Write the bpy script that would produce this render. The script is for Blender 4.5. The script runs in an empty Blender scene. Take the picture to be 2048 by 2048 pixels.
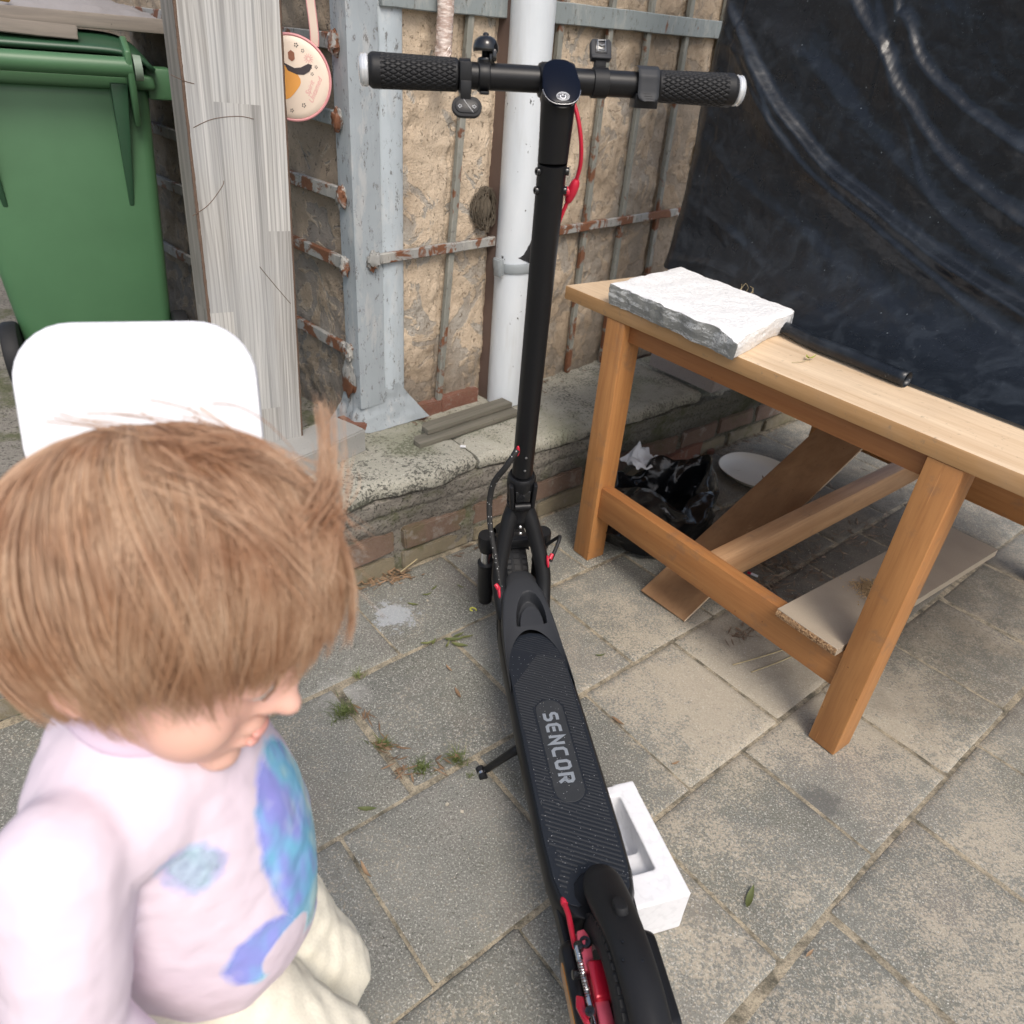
import bpy, bmesh, math, random
import numpy as np
from mathutils import Vector, Matrix, noise as mnoise

random.seed(7); rng = np.random.default_rng(7)
SC = bpy.context.scene
COL = SC.collection
PI = math.pi

# ------------------------------------------------------------------ camera
def rot_cam(pitch, roll):
    p, r = math.radians(pitch), math.radians(roll)
    F = Vector((0, math.cos(p), -math.sin(p))); R = Vector((1, 0, 0)); U = R.cross(F)
    R2 = math.cos(r) * R + math.sin(r) * U; U2 = -math.sin(r) * R + math.cos(r) * U
    m = Matrix((R2, U2, -F)).transposed().to_4x4()
    return m
cam = bpy.data.cameras.new('camera'); cam_o = bpy.data.objects.new('camera', cam); COL.objects.link(cam_o)
cam.sensor_width = 36; cam.lens = 1450 / 2048 * 36; cam.clip_start = 0.02; cam.clip_end = 500
m = rot_cam(32, 5); m.translation = (0, 0, 1.22); cam_o.matrix_world = m
cam.dof.use_dof = True; cam.dof.focus_distance = 1.4; cam.dof.aperture_fstop = 5.6
SC.camera = cam_o

# ------------------------------------------------------------------ world, sun, exposure
SUN_EL, SUN_AZ = math.radians(52), math.radians(158)      # azimuth measured clockwise from +Y (behind the camera, to the right)
w = bpy.data.worlds.new('World'); SC.world = w; w.use_nodes = True
nt = w.node_tree; nt.nodes.clear()
sky = nt.nodes.new('ShaderNodeTexSky'); sky.sky_type = 'NISHITA'; sky.sun_disc = False
sky.sun_elevation = SUN_EL; sky.sun_rotation = SUN_AZ; sky.air_density = 1.0; sky.dust_density = 4.0; sky.ozone_density = 1.0
hs = nt.nodes.new('ShaderNodeHueSaturation'); hs.inputs['Saturation'].default_value = 0.8
bg = nt.nodes.new('ShaderNodeBackground'); bg.inputs['Strength'].default_value = 0.15
out = nt.nodes.new('ShaderNodeOutputWorld')
nt.links.new(sky.outputs[0], hs.inputs['Color']); nt.links.new(hs.outputs[0], bg.inputs[0]); nt.links.new(bg.outputs[0], out.inputs[0])
sun = bpy.data.lights.new('sun', 'SUN'); sun.energy = 1.25; sun.angle = math.radians(22); sun.color = (1.0, 0.93, 0.84)
sun_o = bpy.data.objects.new('sun', sun); COL.objects.link(sun_o)
sd = Vector((math.sin(SUN_AZ) * math.cos(SUN_EL), math.cos(SUN_AZ) * math.cos(SUN_EL), math.sin(SUN_EL)))
sun_o.rotation_euler = sd.to_track_quat('Z', 'Y').to_euler(); sun_o.location = sd * 20
SC.view_settings.view_transform = 'Standard'; SC.view_settings.look = 'None'
SC.view_settings.exposure = 0.45; SC.view_settings.gamma = 1; SC.view_settings.use_curve_mapping = False
SC.render.engine = 'CYCLES'
SC.cycles.use_denoising = True

# ------------------------------------------------------------------ node helper
class NT:
    def __init__(s, name):
        s.m = bpy.data.materials.new(name); s.m.use_nodes = True; s.t = s.m.node_tree; s.t.nodes.clear()
        s.out = s.t.nodes.new('ShaderNodeOutputMaterial'); s.b = s.t.nodes.new('ShaderNodeBsdfPrincipled')
        s.t.links.new(s.b.outputs[0], s.out.inputs[0])
    def n(s, kind, **kw):
        x = s.t.nodes.new(kind)
        for k, v in kw.items(): setattr(x, k, v)
        return x
    def set(s, sock, v):
        if isinstance(v, bpy.types.NodeSocket): s.t.links.new(v, sock)
        elif v is not None:
            if sock.type == 'RGBA' and not isinstance(v, (int, float)) and len(v) == 3: v = (*v, 1)
            sock.default_value = v
    def P(s, **kw):
        for k, v in kw.items(): s.set(s.b.inputs[k.replace('_', ' ')], v)
        return s
    def pos(s): return s.n('ShaderNodeNewGeometry').outputs['Position']
    def obj(s, rnd=False):
        o = s.n('ShaderNodeTexCoord').outputs['Object']
        if rnd:
            r = s.n('ShaderNodeObjectInfo').outputs['Random']
            o = s.vm('ADD', o, s.vm('SCALE', (13.1, 7.7, 5.3), None, r))
        return o
    def rnd(s): return s.n('ShaderNodeObjectInfo').outputs['Random']
    def vm(s, op, a, b=None, sc=None):
        x = s.n('ShaderNodeVectorMath', operation=op); s.set(x.inputs[0], a)
        if b is not None: s.set(x.inputs[1], b)
        if sc is not None: s.set(x.inputs[3], sc)
        return x.outputs['Value'] if op in ('DOT_PRODUCT', 'LENGTH', 'DISTANCE') else x.outputs[0]
    def mapv(s, v, scale=(1, 1, 1), rot=(0, 0, 0), loc=(0, 0, 0)):
        x = s.n('ShaderNodeMapping'); s.set(x.inputs['Vector'], v)
        x.inputs['Scale'].default_value = scale; x.inputs['Rotation'].default_value = rot; x.inputs['Location'].default_value = loc
        return x.outputs[0]
    def noise(s, v, scale=5, detail=4, rough=0.55, dist=0.0):
        x = s.n('ShaderNodeTexNoise'); s.set(x.inputs['Vector'], v)
        s.set(x.inputs['Scale'], scale); x.inputs['Detail'].default_value = detail
        x.inputs['Roughness'].default_value = rough; x.inputs['Distortion'].default_value = dist
        return x.outputs['Fac']
    def vor(s, v, scale=50, feature='F1', out='Distance', rnd=1.0):
        x = s.n('ShaderNodeTexVoronoi', feature=feature); s.set(x.inputs['Vector'], v); x.inputs['Scale'].default_value = scale
        x.inputs['Randomness'].default_value = rnd
        return x.outputs[out]
    def ramp(s, f, stops, interp='LINEAR'):
        x = s.n('ShaderNodeValToRGB'); s.set(x.inputs[0], f); cr = x.color_ramp; cr.interpolation = interp
        while len(cr.elements) > 1: cr.elements.remove(cr.elements[-1])
        for i, (p, c) in enumerate(stops):
            e = cr.elements[0] if i == 0 else cr.elements.new(p)
            e.position = p; e.color = (c, c, c, 1) if isinstance(c, (int, float)) else (*c, 1)
        return x.outputs[0]
    def step(s, f, a, b):
        x = s.n('ShaderNodeMapRange', clamp=True); s.set(x.inputs[0], f); s.set(x.inputs[1], a); s.set(x.inputs[2], b)
        return x.outputs[0]
    def mix(s, f, a, b, blend='MIX'):
        x = s.n('ShaderNodeMix', data_type='RGBA', blend_type=blend); s.set(x.inputs[0], f); s.set(x.inputs[6], a); s.set(x.inputs[7], b)
        return x.outputs[2]
    def ma(s, op, a, b=0.0, c=None):
        x = s.n('ShaderNodeMath', operation=op); s.set(x.inputs[0], a); s.set(x.inputs[1], b)
        if c is not None: s.set(x.inputs[2], c)
        return x.outputs[0]
    def xyz(s, v):
        x = s.n('ShaderNodeSeparateXYZ'); s.set(x.inputs[0], v); return x.outputs
    def bump(s, h, strength=0.4, dist=0.002, normal=None):
        x = s.n('ShaderNodeBump'); s.set(x.inputs['Height'], h); x.inputs['Strength'].default_value = strength
        x.inputs['Distance'].default_value = dist
        if normal is not None: s.set(x.inputs['Normal'], normal)
        return x.outputs[0]

MATS = {}
def simple(name, col, rough=0.5, metal=0.0, coat=0.0, bump=None, spec=None, var=0.0):
    t = NT(name); c = col
    if var:
        f = t.noise(t.obj(True), 9, 4)
        c = t.mix(f, tuple(x * (1 - var) for x in col), tuple(min(1, x * (1 + var)) for x in col))
    t.P(Base_Color=c, Roughness=rough, Metallic=metal, Coat_Weight=coat)
    if spec is not None: t.P(Specular_IOR_Level=spec)
    if bump: t.P(Normal=t.bump(t.noise(t.obj(), bump[0], 3), bump[1], bump[2]))
    MATS[name] = t.m; return t.m

# ------------------------------------------------------------------ materials
def mk_slab():
    t = NT('concrete_slab'); p = t.pos(); r = t.rnd(); x, y, z = t.xyz(p)
    big = t.noise(p, 5.5, 5, 0.6); mid = t.noise(p, 26, 4, 0.65); fine = t.noise(p, 270, 3, 0.7); pit = t.noise(p, 160, 4, 0.75); sp = t.noise(p, 420, 2, 0.5)
    c = t.mix(r, (0.19, 0.192, 0.168), (0.25, 0.248, 0.218))
    c = t.mix(t.step(big, 0.3, 0.72), t.mix(1, c, (0.74, 0.745, 0.75), 'MULTIPLY'), c)
    c = t.mix(t.ma('MULTIPLY', t.step(t.noise(p, 3.1, 3), 0.5, 0.7), 0.45), c, (0.18, 0.175, 0.125))      # faint algae
    c = t.mix(t.ma('MULTIPLY', t.step(t.noise(p, 4.3, 3), 0.52, 0.72), 0.35), c, (0.25, 0.205, 0.175))   # warm tint of some slabs
    # sand and sawdust lodged in the rough face: wide drifts broken up by the grain of the concrete
    drift = t.ma('ADD', t.noise(p, 3.6, 4, 0.62), t.ma('ADD', t.ma('MULTIPLY', t.step(x, 0.0, 0.8), 0.16), t.ma('MULTIPLY', t.step(y, 0.95, 0.35), 0.11)))
    drift = t.ma('ADD', drift, t.ma('MULTIPLY', t.ma('SUBTRACT', mid, 0.5), 0.5))
    near = t.vm('DISTANCE', t.vm('MULTIPLY', p, (0.8, 1, 0)), (0.46, 1.30, 0))
    drift = t.ma('ADD', drift, t.ma('MULTIPLY', t.step(near, 0.4, 0.06), 0.36))
    cover = t.step(t.ma('ADD', t.ma('MULTIPLY', drift, 1.4), t.ma('MULTIPLY', t.ma('SUBTRACT', pit, 0.5), 2.0)), 0.88, 1.16)
    sand = t.mix(fine, (0.34, 0.295, 0.225), (0.56, 0.5, 0.395))
    # exposed grains: pale and dark specks
    c = t.mix(t.ma('MULTIPLY', t.step(pit, 0.53, 0.63), 0.85), c, (0.065, 0.064, 0.058))
    c = t.mix(t.ma('MULTIPLY', t.step(fine, 0.54, 0.63), 0.9), c, (0.45, 0.44, 0.395))
    c = t.mix(t.ma('MULTIPLY', t.step(sp, 0.6, 0.68), 0.6), c, (0.05, 0.05, 0.047))
    c = t.mix(t.ma('MULTIPLY', cover, 0.78), c, sand)
    c = t.mix(t.step(t.vor(p, 62), 0.085, 0.06), c, (0.6, 0.58, 0.53))                                     # odd white chips
    lime = t.step(t.ma('ADD', t.ma('MULTIPLY', t.vm('DISTANCE', t.vm('MULTIPLY', p, (1, 1, 0)), (-0.275, 1.41, 0)), -6.5), t.ma('MULTIPLY', t.noise(p, 34, 6, 0.78), 1.5)), 0.38, 0.52)
    c = t.mix(t.ma('MULTIPLY', lime, 0.7), c, (0.42, 0.45, 0.48))                                          # the whitish lime splash
    lime2 = t.step(t.ma('ADD', t.ma('MULTIPLY', t.vm('DISTANCE', t.vm('MULTIPLY', p, (1, 1, 0)), (-0.335, 1.13, 0)), -7.0), t.ma('MULTIPLY', t.noise(p, 60, 4, 0.7), 0.8)), -0.1, 0.35)
    c = t.mix(t.ma('MULTIPLY', lime2, 0.5), c, (0.46, 0.45, 0.42))
    wet = t.step(t.ma('ADD', t.vm('DISTANCE', t.vm('MULTIPLY', p, (1, 1.15, 0)), (0.67, 1.105, 0)), t.ma('MULTIPLY', t.ma('SUBTRACT', mid, 0.5), 0.06)), 0.052, 0.03)
    c = t.mix(t.ma('MULTIPLY', wet, 0.7), c, (0.1, 0.1, 0.095))                                            # dark spot
    dirt_dark = t.step(t.ma('ADD', t.vm('DISTANCE', t.vm('MULTIPLY', p, (1, .85, 0)), (1.05, 1.66, 0)), t.ma('MULTIPLY', t.ma('SUBTRACT', t.noise(p, 7, 5, 0.7), 0.5), 0.7)), 0.72, 0.34)
    c = t.mix(t.ma('MULTIPLY', dirt_dark, 0.68), c, t.mix(mid, (0.045, 0.038, 0.028), (0.13, 0.108, 0.08)))        # slabs darker and browner in a broad ragged patch under the table
    h = t.ma('ADD', t.ma('MULTIPLY', fine, 0.7), t.ma('ADD', t.ma('MULTIPLY', pit, -0.9), t.ma('MULTIPLY', mid, 0.8)))
    t.P(Base_Color=c, Roughness=0.9, Normal=t.bump(h, 0.6, 0.003)); return t.m
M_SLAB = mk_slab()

def mk_soil():
    t = NT('sandy_joint'); p = t.pos(); n1 = t.noise(p, 22, 6, 0.75); n2 = t.noise(p, 250, 3, 0.7)
    c = t.mix(t.step(n1, 0.36, 0.58), (0.08, 0.075, 0.055), (0.40, 0.345, 0.25))
    c = t.mix(t.ma('MULTIPLY', t.step(n2, 0.5, 0.65), 0.7), c, (0.1, 0.085, 0.065))
    t.P(Base_Color=c, Roughness=0.95, Normal=t.bump(n2, 0.6, 0.004)); return t.m
M_SOIL = mk_soil()

def mk_plaster(name, left=False):
    t = NT(name); p = t.pos(); x, y, z = t.xyz(p)
    n1 = t.noise(p, 7, 6, 0.62); n2 = t.noise(p, 38, 6, 0.68); n3 = t.noise(p, 180, 4, 0.7); crack = t.vor(p, 13, 'DISTANCE_TO_EDGE')
    warp = t.noise(p, 9, 5, 0.6, 1.2)
    if left:
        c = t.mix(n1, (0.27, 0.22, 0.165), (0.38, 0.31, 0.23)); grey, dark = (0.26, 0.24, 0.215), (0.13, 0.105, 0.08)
    else:
        c = t.mix(n1, (0.54, 0.425, 0.305), (0.70, 0.585, 0.45)); grey, dark = (0.45, 0.42, 0.37), (0.24, 0.185, 0.13)
    c = t.mix(t.ma('MULTIPLY', t.step(n2, 0.5, 0.72), 0.4), c, t.mix(1, c, (0.68, 0.61, 0.53), 'MULTIPLY'))
    # render flaked down to the grey base coat, more of it low on the wall and to the right
    low = t.step(z, 1.05, 0.35); far = t.step(x, -0.05, 0.4)
    patch = t.ma('ADD', warp, t.ma('ADD', t.ma('MULTIPLY', low, 0.13), t.ma('MULTIPLY', far, 0.1 if not left else 0.0)))
    pm = t.step(patch, 0.6, 0.63)
    c = t.mix(t.ma('MULTIPLY', pm, 0.9), c, t.mix(n2, tuple(g * 0.75 for g in grey), grey))
    edge = t.ma('SUBTRACT', t.step(patch, 0.585, 0.6), t.step(patch, 0.605, 0.625))
    c = t.mix(t.ma('MULTIPLY', edge, 0.25), c, (0.7, 0.62, 0.5))
    # straw bits, pits, weather
    pits = t.ma('MAXIMUM', t.step(t.noise(t.mapv(p, (1, 1, 0.8)), 62, 4, 0.78), 0.6, 0.65), t.ma('MULTIPLY', t.step(t.noise(p, 190, 3, 0.7), 0.6, 0.68), 0.8))
    c = t.mix(t.ma('MULTIPLY', pits, 0.85), c, tuple(d * 0.75 for d in dark))
    brown = t.step(t.ma('ADD', t.noise(p, 4.3, 6, 0.68), t.ma('ADD', t.ma('MULTIPLY', low, 0.16), t.ma('MULTIPLY', far, 0.3))), 0.56, 0.78)
    c = t.mix(t.ma('MULTIPLY', brown, 0.68), c, t.mix(n2, (0.13, 0.1, 0.068), (0.34, 0.255, 0.175)))
    c = t.mix(t.ma('MULTIPLY', t.step(t.ma('ADD', z, t.ma('MULTIPLY', n2, 0.2)), 0.55, 0.32), 0.55), c, (0.075, 0.06, 0.045))
    hair = t.step(crack, 0.012, 0.0)
    c = t.mix(t.ma('MULTIPLY', t.ma('MULTIPLY', hair, t.step(n1, 0.48, 0.6)), 0.7), c, (0.14, 0.1, 0.07))
    h = t.ma('SUBTRACT', t.ma('ADD', t.ma('MULTIPLY', n2, 1.2), t.ma('MULTIPLY', n3, 1.1)), t.ma('ADD', t.ma('MULTIPLY', pits, 0.35), t.ma('MULTIPLY', pm, 0.6)))
    t.P(Base_Color=c, Roughness=0.93, Normal=t.bump(h, 0.75, 0.007)); return t.m
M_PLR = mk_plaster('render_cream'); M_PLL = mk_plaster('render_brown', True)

def mk_paint(name, base, rust_amt=0.62, chip=(0.4, 0.38, 0.34), scale=22, low_rust=False):
    t = NT(name); p = t.pos(); x, y, z = t.xyz(p)
    n1 = t.noise(t.mapv(p, (1, 1, 0.35)), scale, 6, 0.7); n2 = t.noise(p, 120, 4, 0.7); n3 = t.noise(p, 5, 4)
    c = t.mix(n3, tuple(b * 0.8 for b in base), tuple(min(1, b * 1.14) for b in base))
    c = t.mix(t.ma('MULTIPLY', t.step(n1, 0.52, 0.6), 0.6), c, chip)
    c = t.mix(t.ma('MULTIPLY', t.step(t.noise(t.mapv(p, (1, 1, 0.12)), 38, 5, 0.7), 0.5, 0.7), 0.35), c, tuple(b * 0.6 for b in base))
    mott = t.step(t.noise(t.mapv(p, (1, 1, 0.45)), 70, 5, 0.8), 0.575, 0.63)
    c = t.mix(t.ma('MULTIPLY', mott, 0.75), c, (0.1, 0.09, 0.08))
    rn = t.noise(p, 11, 5, 0.65, 0.6)
    if low_rust: rn = t.ma('ADD', rn, t.ma('MULTIPLY', t.step(z, 0.9, 0.3), 0.1))
    rm = t.step(rn, rust_amt, rust_amt + 0.04)
    rust = t.mix(n2, (0.07, 0.028, 0.018), (0.24, 0.1, 0.045))
    c = t.mix(rm, c, rust)
    t.P(Base_Color=c, Roughness=0.65, Normal=t.bump(t.ma('ADD', n1, t.ma('MULTIPLY', n2, 0.5)), 0.4, 0.003)); return t.m
M_POST = mk_paint('grey_blue_paint', (0.33, 0.37, 0.395), 0.7, (0.45, 0.455, 0.45))
M_STRIP = mk_paint('pale_blue_paint', (0.43, 0.485, 0.52), 0.72, (0.5, 0.53, 0.54))
M_BAR = mk_paint('grey_bar_paint', (0.215, 0.22, 0.195), 0.58, (0.3, 0.295, 0.26), 30, True)
M_BAND = mk_paint('grey_band_paint', (0.235, 0.27, 0.275), 0.66, (0.33, 0.345, 0.33), 20)
M_RUST = mk_paint('rusty_bar_paint', (0.29, 0.29, 0.275), 0.49, (0.4, 0.385, 0.35), 26)
M_BROWN = simple('brown_channel_paint', (0.125, 0.085, 0.07), 0.6, bump=(60, 0.3, 0.002), var=0.25)

def mk_pipe():
    t = NT('white_pipe_paint'); p = t.pos()
    n = t.noise(p, 30, 5, 0.7); n2 = t.noise(t.mapv(p, (1, 1, 0.25)), 14, 5, 0.65)
    c = t.mix(n2, (0.5, 0.55, 0.59), (0.69, 0.72, 0.745))
    c = t.mix(t.step(t.noise(t.mapv(p, (1, 1, 0.6)), 30, 4, 0.8), 0.665, 0.685), c, (0.06, 0.06, 0.06))
    c = t.mix(t.ma('MULTIPLY', t.step(t.noise(t.mapv(p, (1.2, 1.2, 0.15)), 25, 4), 0.58, 0.72), 0.3), c, (0.42, 0.42, 0.4))
    t.P(Base_Color=c, Roughness=0.5, Normal=t.bump(n, 0.2, 0.003)); return t.m
M_PIPE = mk_pipe()

def mk_wood(name, dark, light, scale=1.0, grain_axis=(60, 60, 3), rough=0.55, cracks=0.0, knots=True, dirt_dark=0.0):
    t = NT(name); o = t.obj(True)
    v = t.mapv(o, tuple(g * scale for g in grain_axis))
    n1 = t.noise(v, 1.0, 6, 0.62, 0.4); n2 = t.noise(t.mapv(o, tuple(g * scale * 5 for g in grain_axis)), 1.0, 3, 0.6); n3 = t.noise(o, 3.5, 3)
    c = t.mix(t.step(n1, 0.28, 0.72), dark, light)
    c = t.mix(t.ma('MULTIPLY', t.step(n2, 0.5, 0.72), 0.35), c, tuple(d * 0.75 for d in dark))
    c = t.mix(t.ma('MULTIPLY', t.step(n3, 0.45, 0.7), 0.3), c, tuple(d * 0.8 for d in dark))
    if dirt_dark:
        dm = t.step(t.noise(o, 17, 6, 0.7), 0.6 - dirt_dark * 0.1, 0.72)
        c = t.mix(t.ma('MULTIPLY', dm, dirt_dark), c, (0.12, 0.1, 0.085))
    scr = t.step(t.noise(t.mapv(o, tuple(g * .45 for g in grain_axis), (0.25, 0.3, 0.2)), 2.2, 4, 0.8), 0.66, 0.7)
    c = t.mix(t.ma('MULTIPLY', scr, 0.4), c, tuple(min(1, l * 1.45 + .03) for l in light))
    spots = t.step(t.vor(o, 21), 0.05, 0.03)
    c = t.mix(t.ma('MULTIPLY', spots, 0.6), c, tuple(d * 0.25 for d in dark))
    t.P(Base_Color=c, Roughness=rough, Normal=t.bump(t.ma('ADD', n1, n2), 0.12, 0.001)); return t.m
M_LEG = mk_wood('oiled_beech', (0.35, 0.145, 0.045), (0.52, 0.25, 0.085), 1.0, (45, 45, 2.2), dirt_dark=0.4)
M_RAIL = mk_wood('oiled_beech_rail', (0.33, 0.13, 0.04), (0.48, 0.225, 0.075), 1.0, (2.2, 45, 45), dirt_dark=0.4)
M_RAIL_Y = mk_wood('worn_beech_rail', (0.4, 0.215, 0.1), (0.6, 0.37, 0.2), 1.0, (40, 2.0, 40), dirt_dark=0.3)
M_APRON = mk_wood('dark_beech', (0.27, 0.1, 0.03), (0.36, 0.155, 0.052), 1.0, (2.2, 45, 45))
M_TOP = mk_wood('bleached_beech_top', (0.56, 0.41, 0.265), (0.76, 0.61, 0.44), 1.0, (2.0, 38, 38), 0.6, dirt_dark=0.2)
M_HARD = mk_wood('hardboard_brown', (0.235, 0.125, 0.06), (0.36, 0.215, 0.11), 1.0, (6, 14, 14), 0.5, dirt_dark=0.25)
M_OLDW = mk_wood('old_grey_wood', (0.17, 0.15, 0.13), (0.3, 0.26, 0.22), 1.0, (3, 50, 50), 0.8, dirt_dark=0.3)
M_SLAT = mk_wood('weathered_slat', (0.095, 0.09, 0.07), (0.19, 0.175, 0.14), 1.0, (3, 70, 70), 0.8, dirt_dark=0.25)

def mk_top():
    t = NT('bleached_table_top'); o = t.obj(True); nz_ = t.xyz(t.n('ShaderNodeTexCoord').outputs['Normal'])[2]
    n1 = t.noise(t.mapv(o, (2.0, 38, 38)), 1.0, 6, 0.62, 0.4); n2 = t.noise(t.mapv(o, (9, 190, 190)), 1.0, 3, 0.6); n3 = t.noise(o, 4.5, 4, 0.6)
    up = t.mix(t.step(n1, 0.28, 0.72), (0.55, 0.395, 0.25), (0.74, 0.585, 0.41)); side = t.mix(t.step(n1, 0.28, 0.72), (0.40, 0.215, 0.082), (0.54, 0.32, 0.145))
    c = t.mix(t.step(t.ma('ADD', nz_, t.ma('MULTIPLY', t.ma('SUBTRACT', n3, 0.5), 0.5)), 0.45, 0.85), side, up)
    c = t.mix(t.ma('MULTIPLY', t.step(n2, 0.5, 0.72), 0.3), c, t.mix(1, c, (0.7, 0.66, 0.6), 'MULTIPLY'))
    c = t.mix(t.ma('MULTIPLY', t.step(t.noise(o, 60, 5, 0.75), 0.6, 0.7), 0.5), c, (0.2, 0.155, 0.11)); c = t.mix(t.ma('MULTIPLY', t.step(n3, 0.5, 0.7), 0.25), c, (0.42, 0.33, 0.24))
    t.P(Base_Color=c, Roughness=0.6, Normal=t.bump(t.ma('ADD', n1, n2), 0.15, 0.001)); return t.m
M_TOP2 = mk_top()
def mk_laminate(name, k=1.0):
    t = NT(name); o = t.obj(); x, y, z = t.xyz(o)
    # three printed strips along the height, each with its own grain and tone, broken by cross joints
    strip = t.ma('FLOOR', t.ma('MULTIPLY', t.ma('ADD', x, 0.5), 11.0))
    zz = t.ma('FLOOR', t.ma('ADD', t.ma('MULTIPLY', z, 1.55), t.ma('MULTIPLY', strip, 0.37)))
    wn = t.n('ShaderNodeTexWhiteNoise', noise_dimensions='2D'); cx = t.n('ShaderNodeCombineXYZ'); t.set(cx.inputs[0], strip); t.set(cx.inputs[1], zz)
    t.set(wn.inputs['Vector'], cx.outputs[0]); rv = wn.outputs['Value']
    off = t.vm('ADD', o, t.vm('SCALE', (7, 3, 11), None, rv))
    n1 = t.noise(t.mapv(off, (75, 75, 0.9)), 1.0, 6, 0.6, 0.25); n2 = t.noise(t.mapv(off, (260, 260, 2.5)), 1.0, 4, 0.6); n3 = t.noise(off, 4, 3)
    warp = t.noise(t.mapv(off, (5, 5, 0.7)), 1, 3, 0.5)
    rings = t.n('ShaderNodeTexWave', wave_type='BANDS', bands_direction='X'); t.set(rings.inputs['Vector'], t.vm('ADD', off, t.vm('SCALE', (0.12, 0, 0), None, warp)))
    rings.inputs['Scale'].default_value = 34; rings.inputs['Distortion'].default_value = 0.4; rings.inputs['Detail'].default_value = 3
    c = t.mix(rv, (0.33, 0.32, 0.3), (0.54, 0.53, 0.5))
    c = t.mix(t.ma('MULTIPLY', t.step(n1, 0.46, 0.66), 0.8), c, (0.19, 0.18, 0.165))
    c = t.mix(t.ma('MULTIPLY', t.step(rings.outputs['Fac'], 0.35, 0.05), 0.45), c, (0.2, 0.19, 0.175))
    c = t.mix(t.ma('MULTIPLY', t.step(n3, 0.4, 0.65), 0.3), c, (0.34, 0.37, 0.4))
    c = t.mix(t.ma('MULTIPLY', t.step(n2, 0.52, 0.66), 0.35), c, (0.75, 0.74, 0.71))
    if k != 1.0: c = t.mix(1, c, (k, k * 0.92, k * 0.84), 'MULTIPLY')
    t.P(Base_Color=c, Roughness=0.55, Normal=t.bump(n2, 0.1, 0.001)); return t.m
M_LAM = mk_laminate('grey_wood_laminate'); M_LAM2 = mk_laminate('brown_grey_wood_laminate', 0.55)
M_MDF = simple('chipped_brown_board_core', (0.13, 0.085, 0.06), 0.9, bump=(400, 0.8, 0.003), var=0.3)

def mk_chip():
    t = NT('grey_chipboard'); o = t.obj(); n = t.noise(o, 500, 3, 0.6); n2 = t.noise(o, 9, 4)
    c = t.mix(n, (0.34, 0.28, 0.21), (0.44, 0.375, 0.29)); c = t.mix(t.ma('MULTIPLY', t.step(n2, 0.45, 0.7), 0.35), c, (0.27, 0.22, 0.165))
    t.P(Base_Color=c, Roughness=0.7); return t.m
M_CHIP = mk_chip()
def mk_chipedge():
    t = NT('raw_chipboard_edge'); o = t.obj(); n = t.vor(o, 330, 'F1', 'Color'); g = t.noise(o, 300, 3, 0.7)
    c = t.mix(t.xyz(n)[0], (0.2, 0.1, 0.045), (0.6, 0.38, 0.2)); t.P(Base_Color=c, Roughness=0.9, Normal=t.bump(g, 1.0, 0.004)); return t.m
M_CHIPE = mk_chipedge()

def mk_black(name, col=(0.012, 0.0125, 0.014), rough=0.38, b=(300, 0.06, 0.001), coat=0.0, dust=0.0):
    t = NT(name); o = t.obj(); c = col
    if dust: c = t.mix(t.ma('MULTIPLY', t.step(t.noise(o, 28, 5, 0.7), 0.5, 0.75), dust), col, (0.12, 0.12, 0.12))
    rr = t.ma('ADD', rough - 0.05, t.ma('MULTIPLY', t.noise(o, 20, 3), 0.12))
    t.P(Base_Color=c, Roughness=rr, Coat_Weight=coat, Specular_IOR_Level=0.3, Normal=t.bump(t.noise(o, b[0], 2), b[1], b[2])); return t.m
M_BLK = mk_black('matte_black_paint', (0.009, 0.0095, 0.011), rough=0.36, dust=0.02)
M_BLKT = mk_black('textured_black_plastic', (0.011, 0.0115, 0.013), 0.5, (900, 0.12, 0.0006), dust=0.02)
M_RUB = mk_black('black_rubber', (0.014, 0.0145, 0.016), 0.6, (500, 0.2, 0.0008), dust=0.03)
M_MAT = mk_black('deck_mat_rubber', (0.014, 0.0175, 0.024), 0.42, (400, 0.12, 0.0006), dust=0.04)
M_NOSE = mk_black('grey_black_plastic', (0.026, 0.028, 0.032), 0.5, (900, 0.15, 0.0005), dust=0.02)
M_GLOSSB = mk_black('gloss_black_plastic', (0.008, 0.0085, 0.01), 0.12, coat=0.5)
M_SCREEN = simple('dark_glass', (0.003, 0.005, 0.012), 0.16, spec=0.12)
M_RIDGE = mk_black('grey_mat_ridge', (0.034, 0.037, 0.042), 0.5, (600, 0.15, 0.0005), dust=0.1)  # ridges get a lighter grey than the mat around them
M_PAD = mk_black('logo_pad_rubber', (0.03, 0.033, 0.037), 0.55, (600, 0.15, 0.0005), dust=0.12)
M_LOGO = simple('pale_grey_print', (0.22, 0.245, 0.275), 0.55)
M_WPRINT = simple('white_print', (0.75, 0.76, 0.78), 0.5)
M_RED = simple('red_rubber', (0.5, 0.014, 0.04), 0.4, bump=(300, 0.1, 0.0006))
M_REDM = simple('red_anodised', (0.36, 0.008, 0.026), 0.26, 0.35, coat=0.5)
M_PINKM = simple('pink_red_anodised', (0.5, 0.08, 0.12), 0.35, 0.3)
M_CHROME = simple('bright_steel', (0.62, 0.63, 0.65), 0.2, 1.0)
M_STEEL = simple('grey_steel', (0.3, 0.31, 0.32), 0.4, 0.8)
M_CLEAR = simple('clear_ribbed_lens', (0.6, 0.62, 0.64), 0.15, 0.2, coat=1.0)
M_AMBER = simple('amber_reflector', (0.5, 0.23, 0.06), 0.3, coat=0.6)
M_CAL = simple('clamp_grey', (0.3, 0.33, 0.345), 0.45, 0.1, var=0.12)
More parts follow.
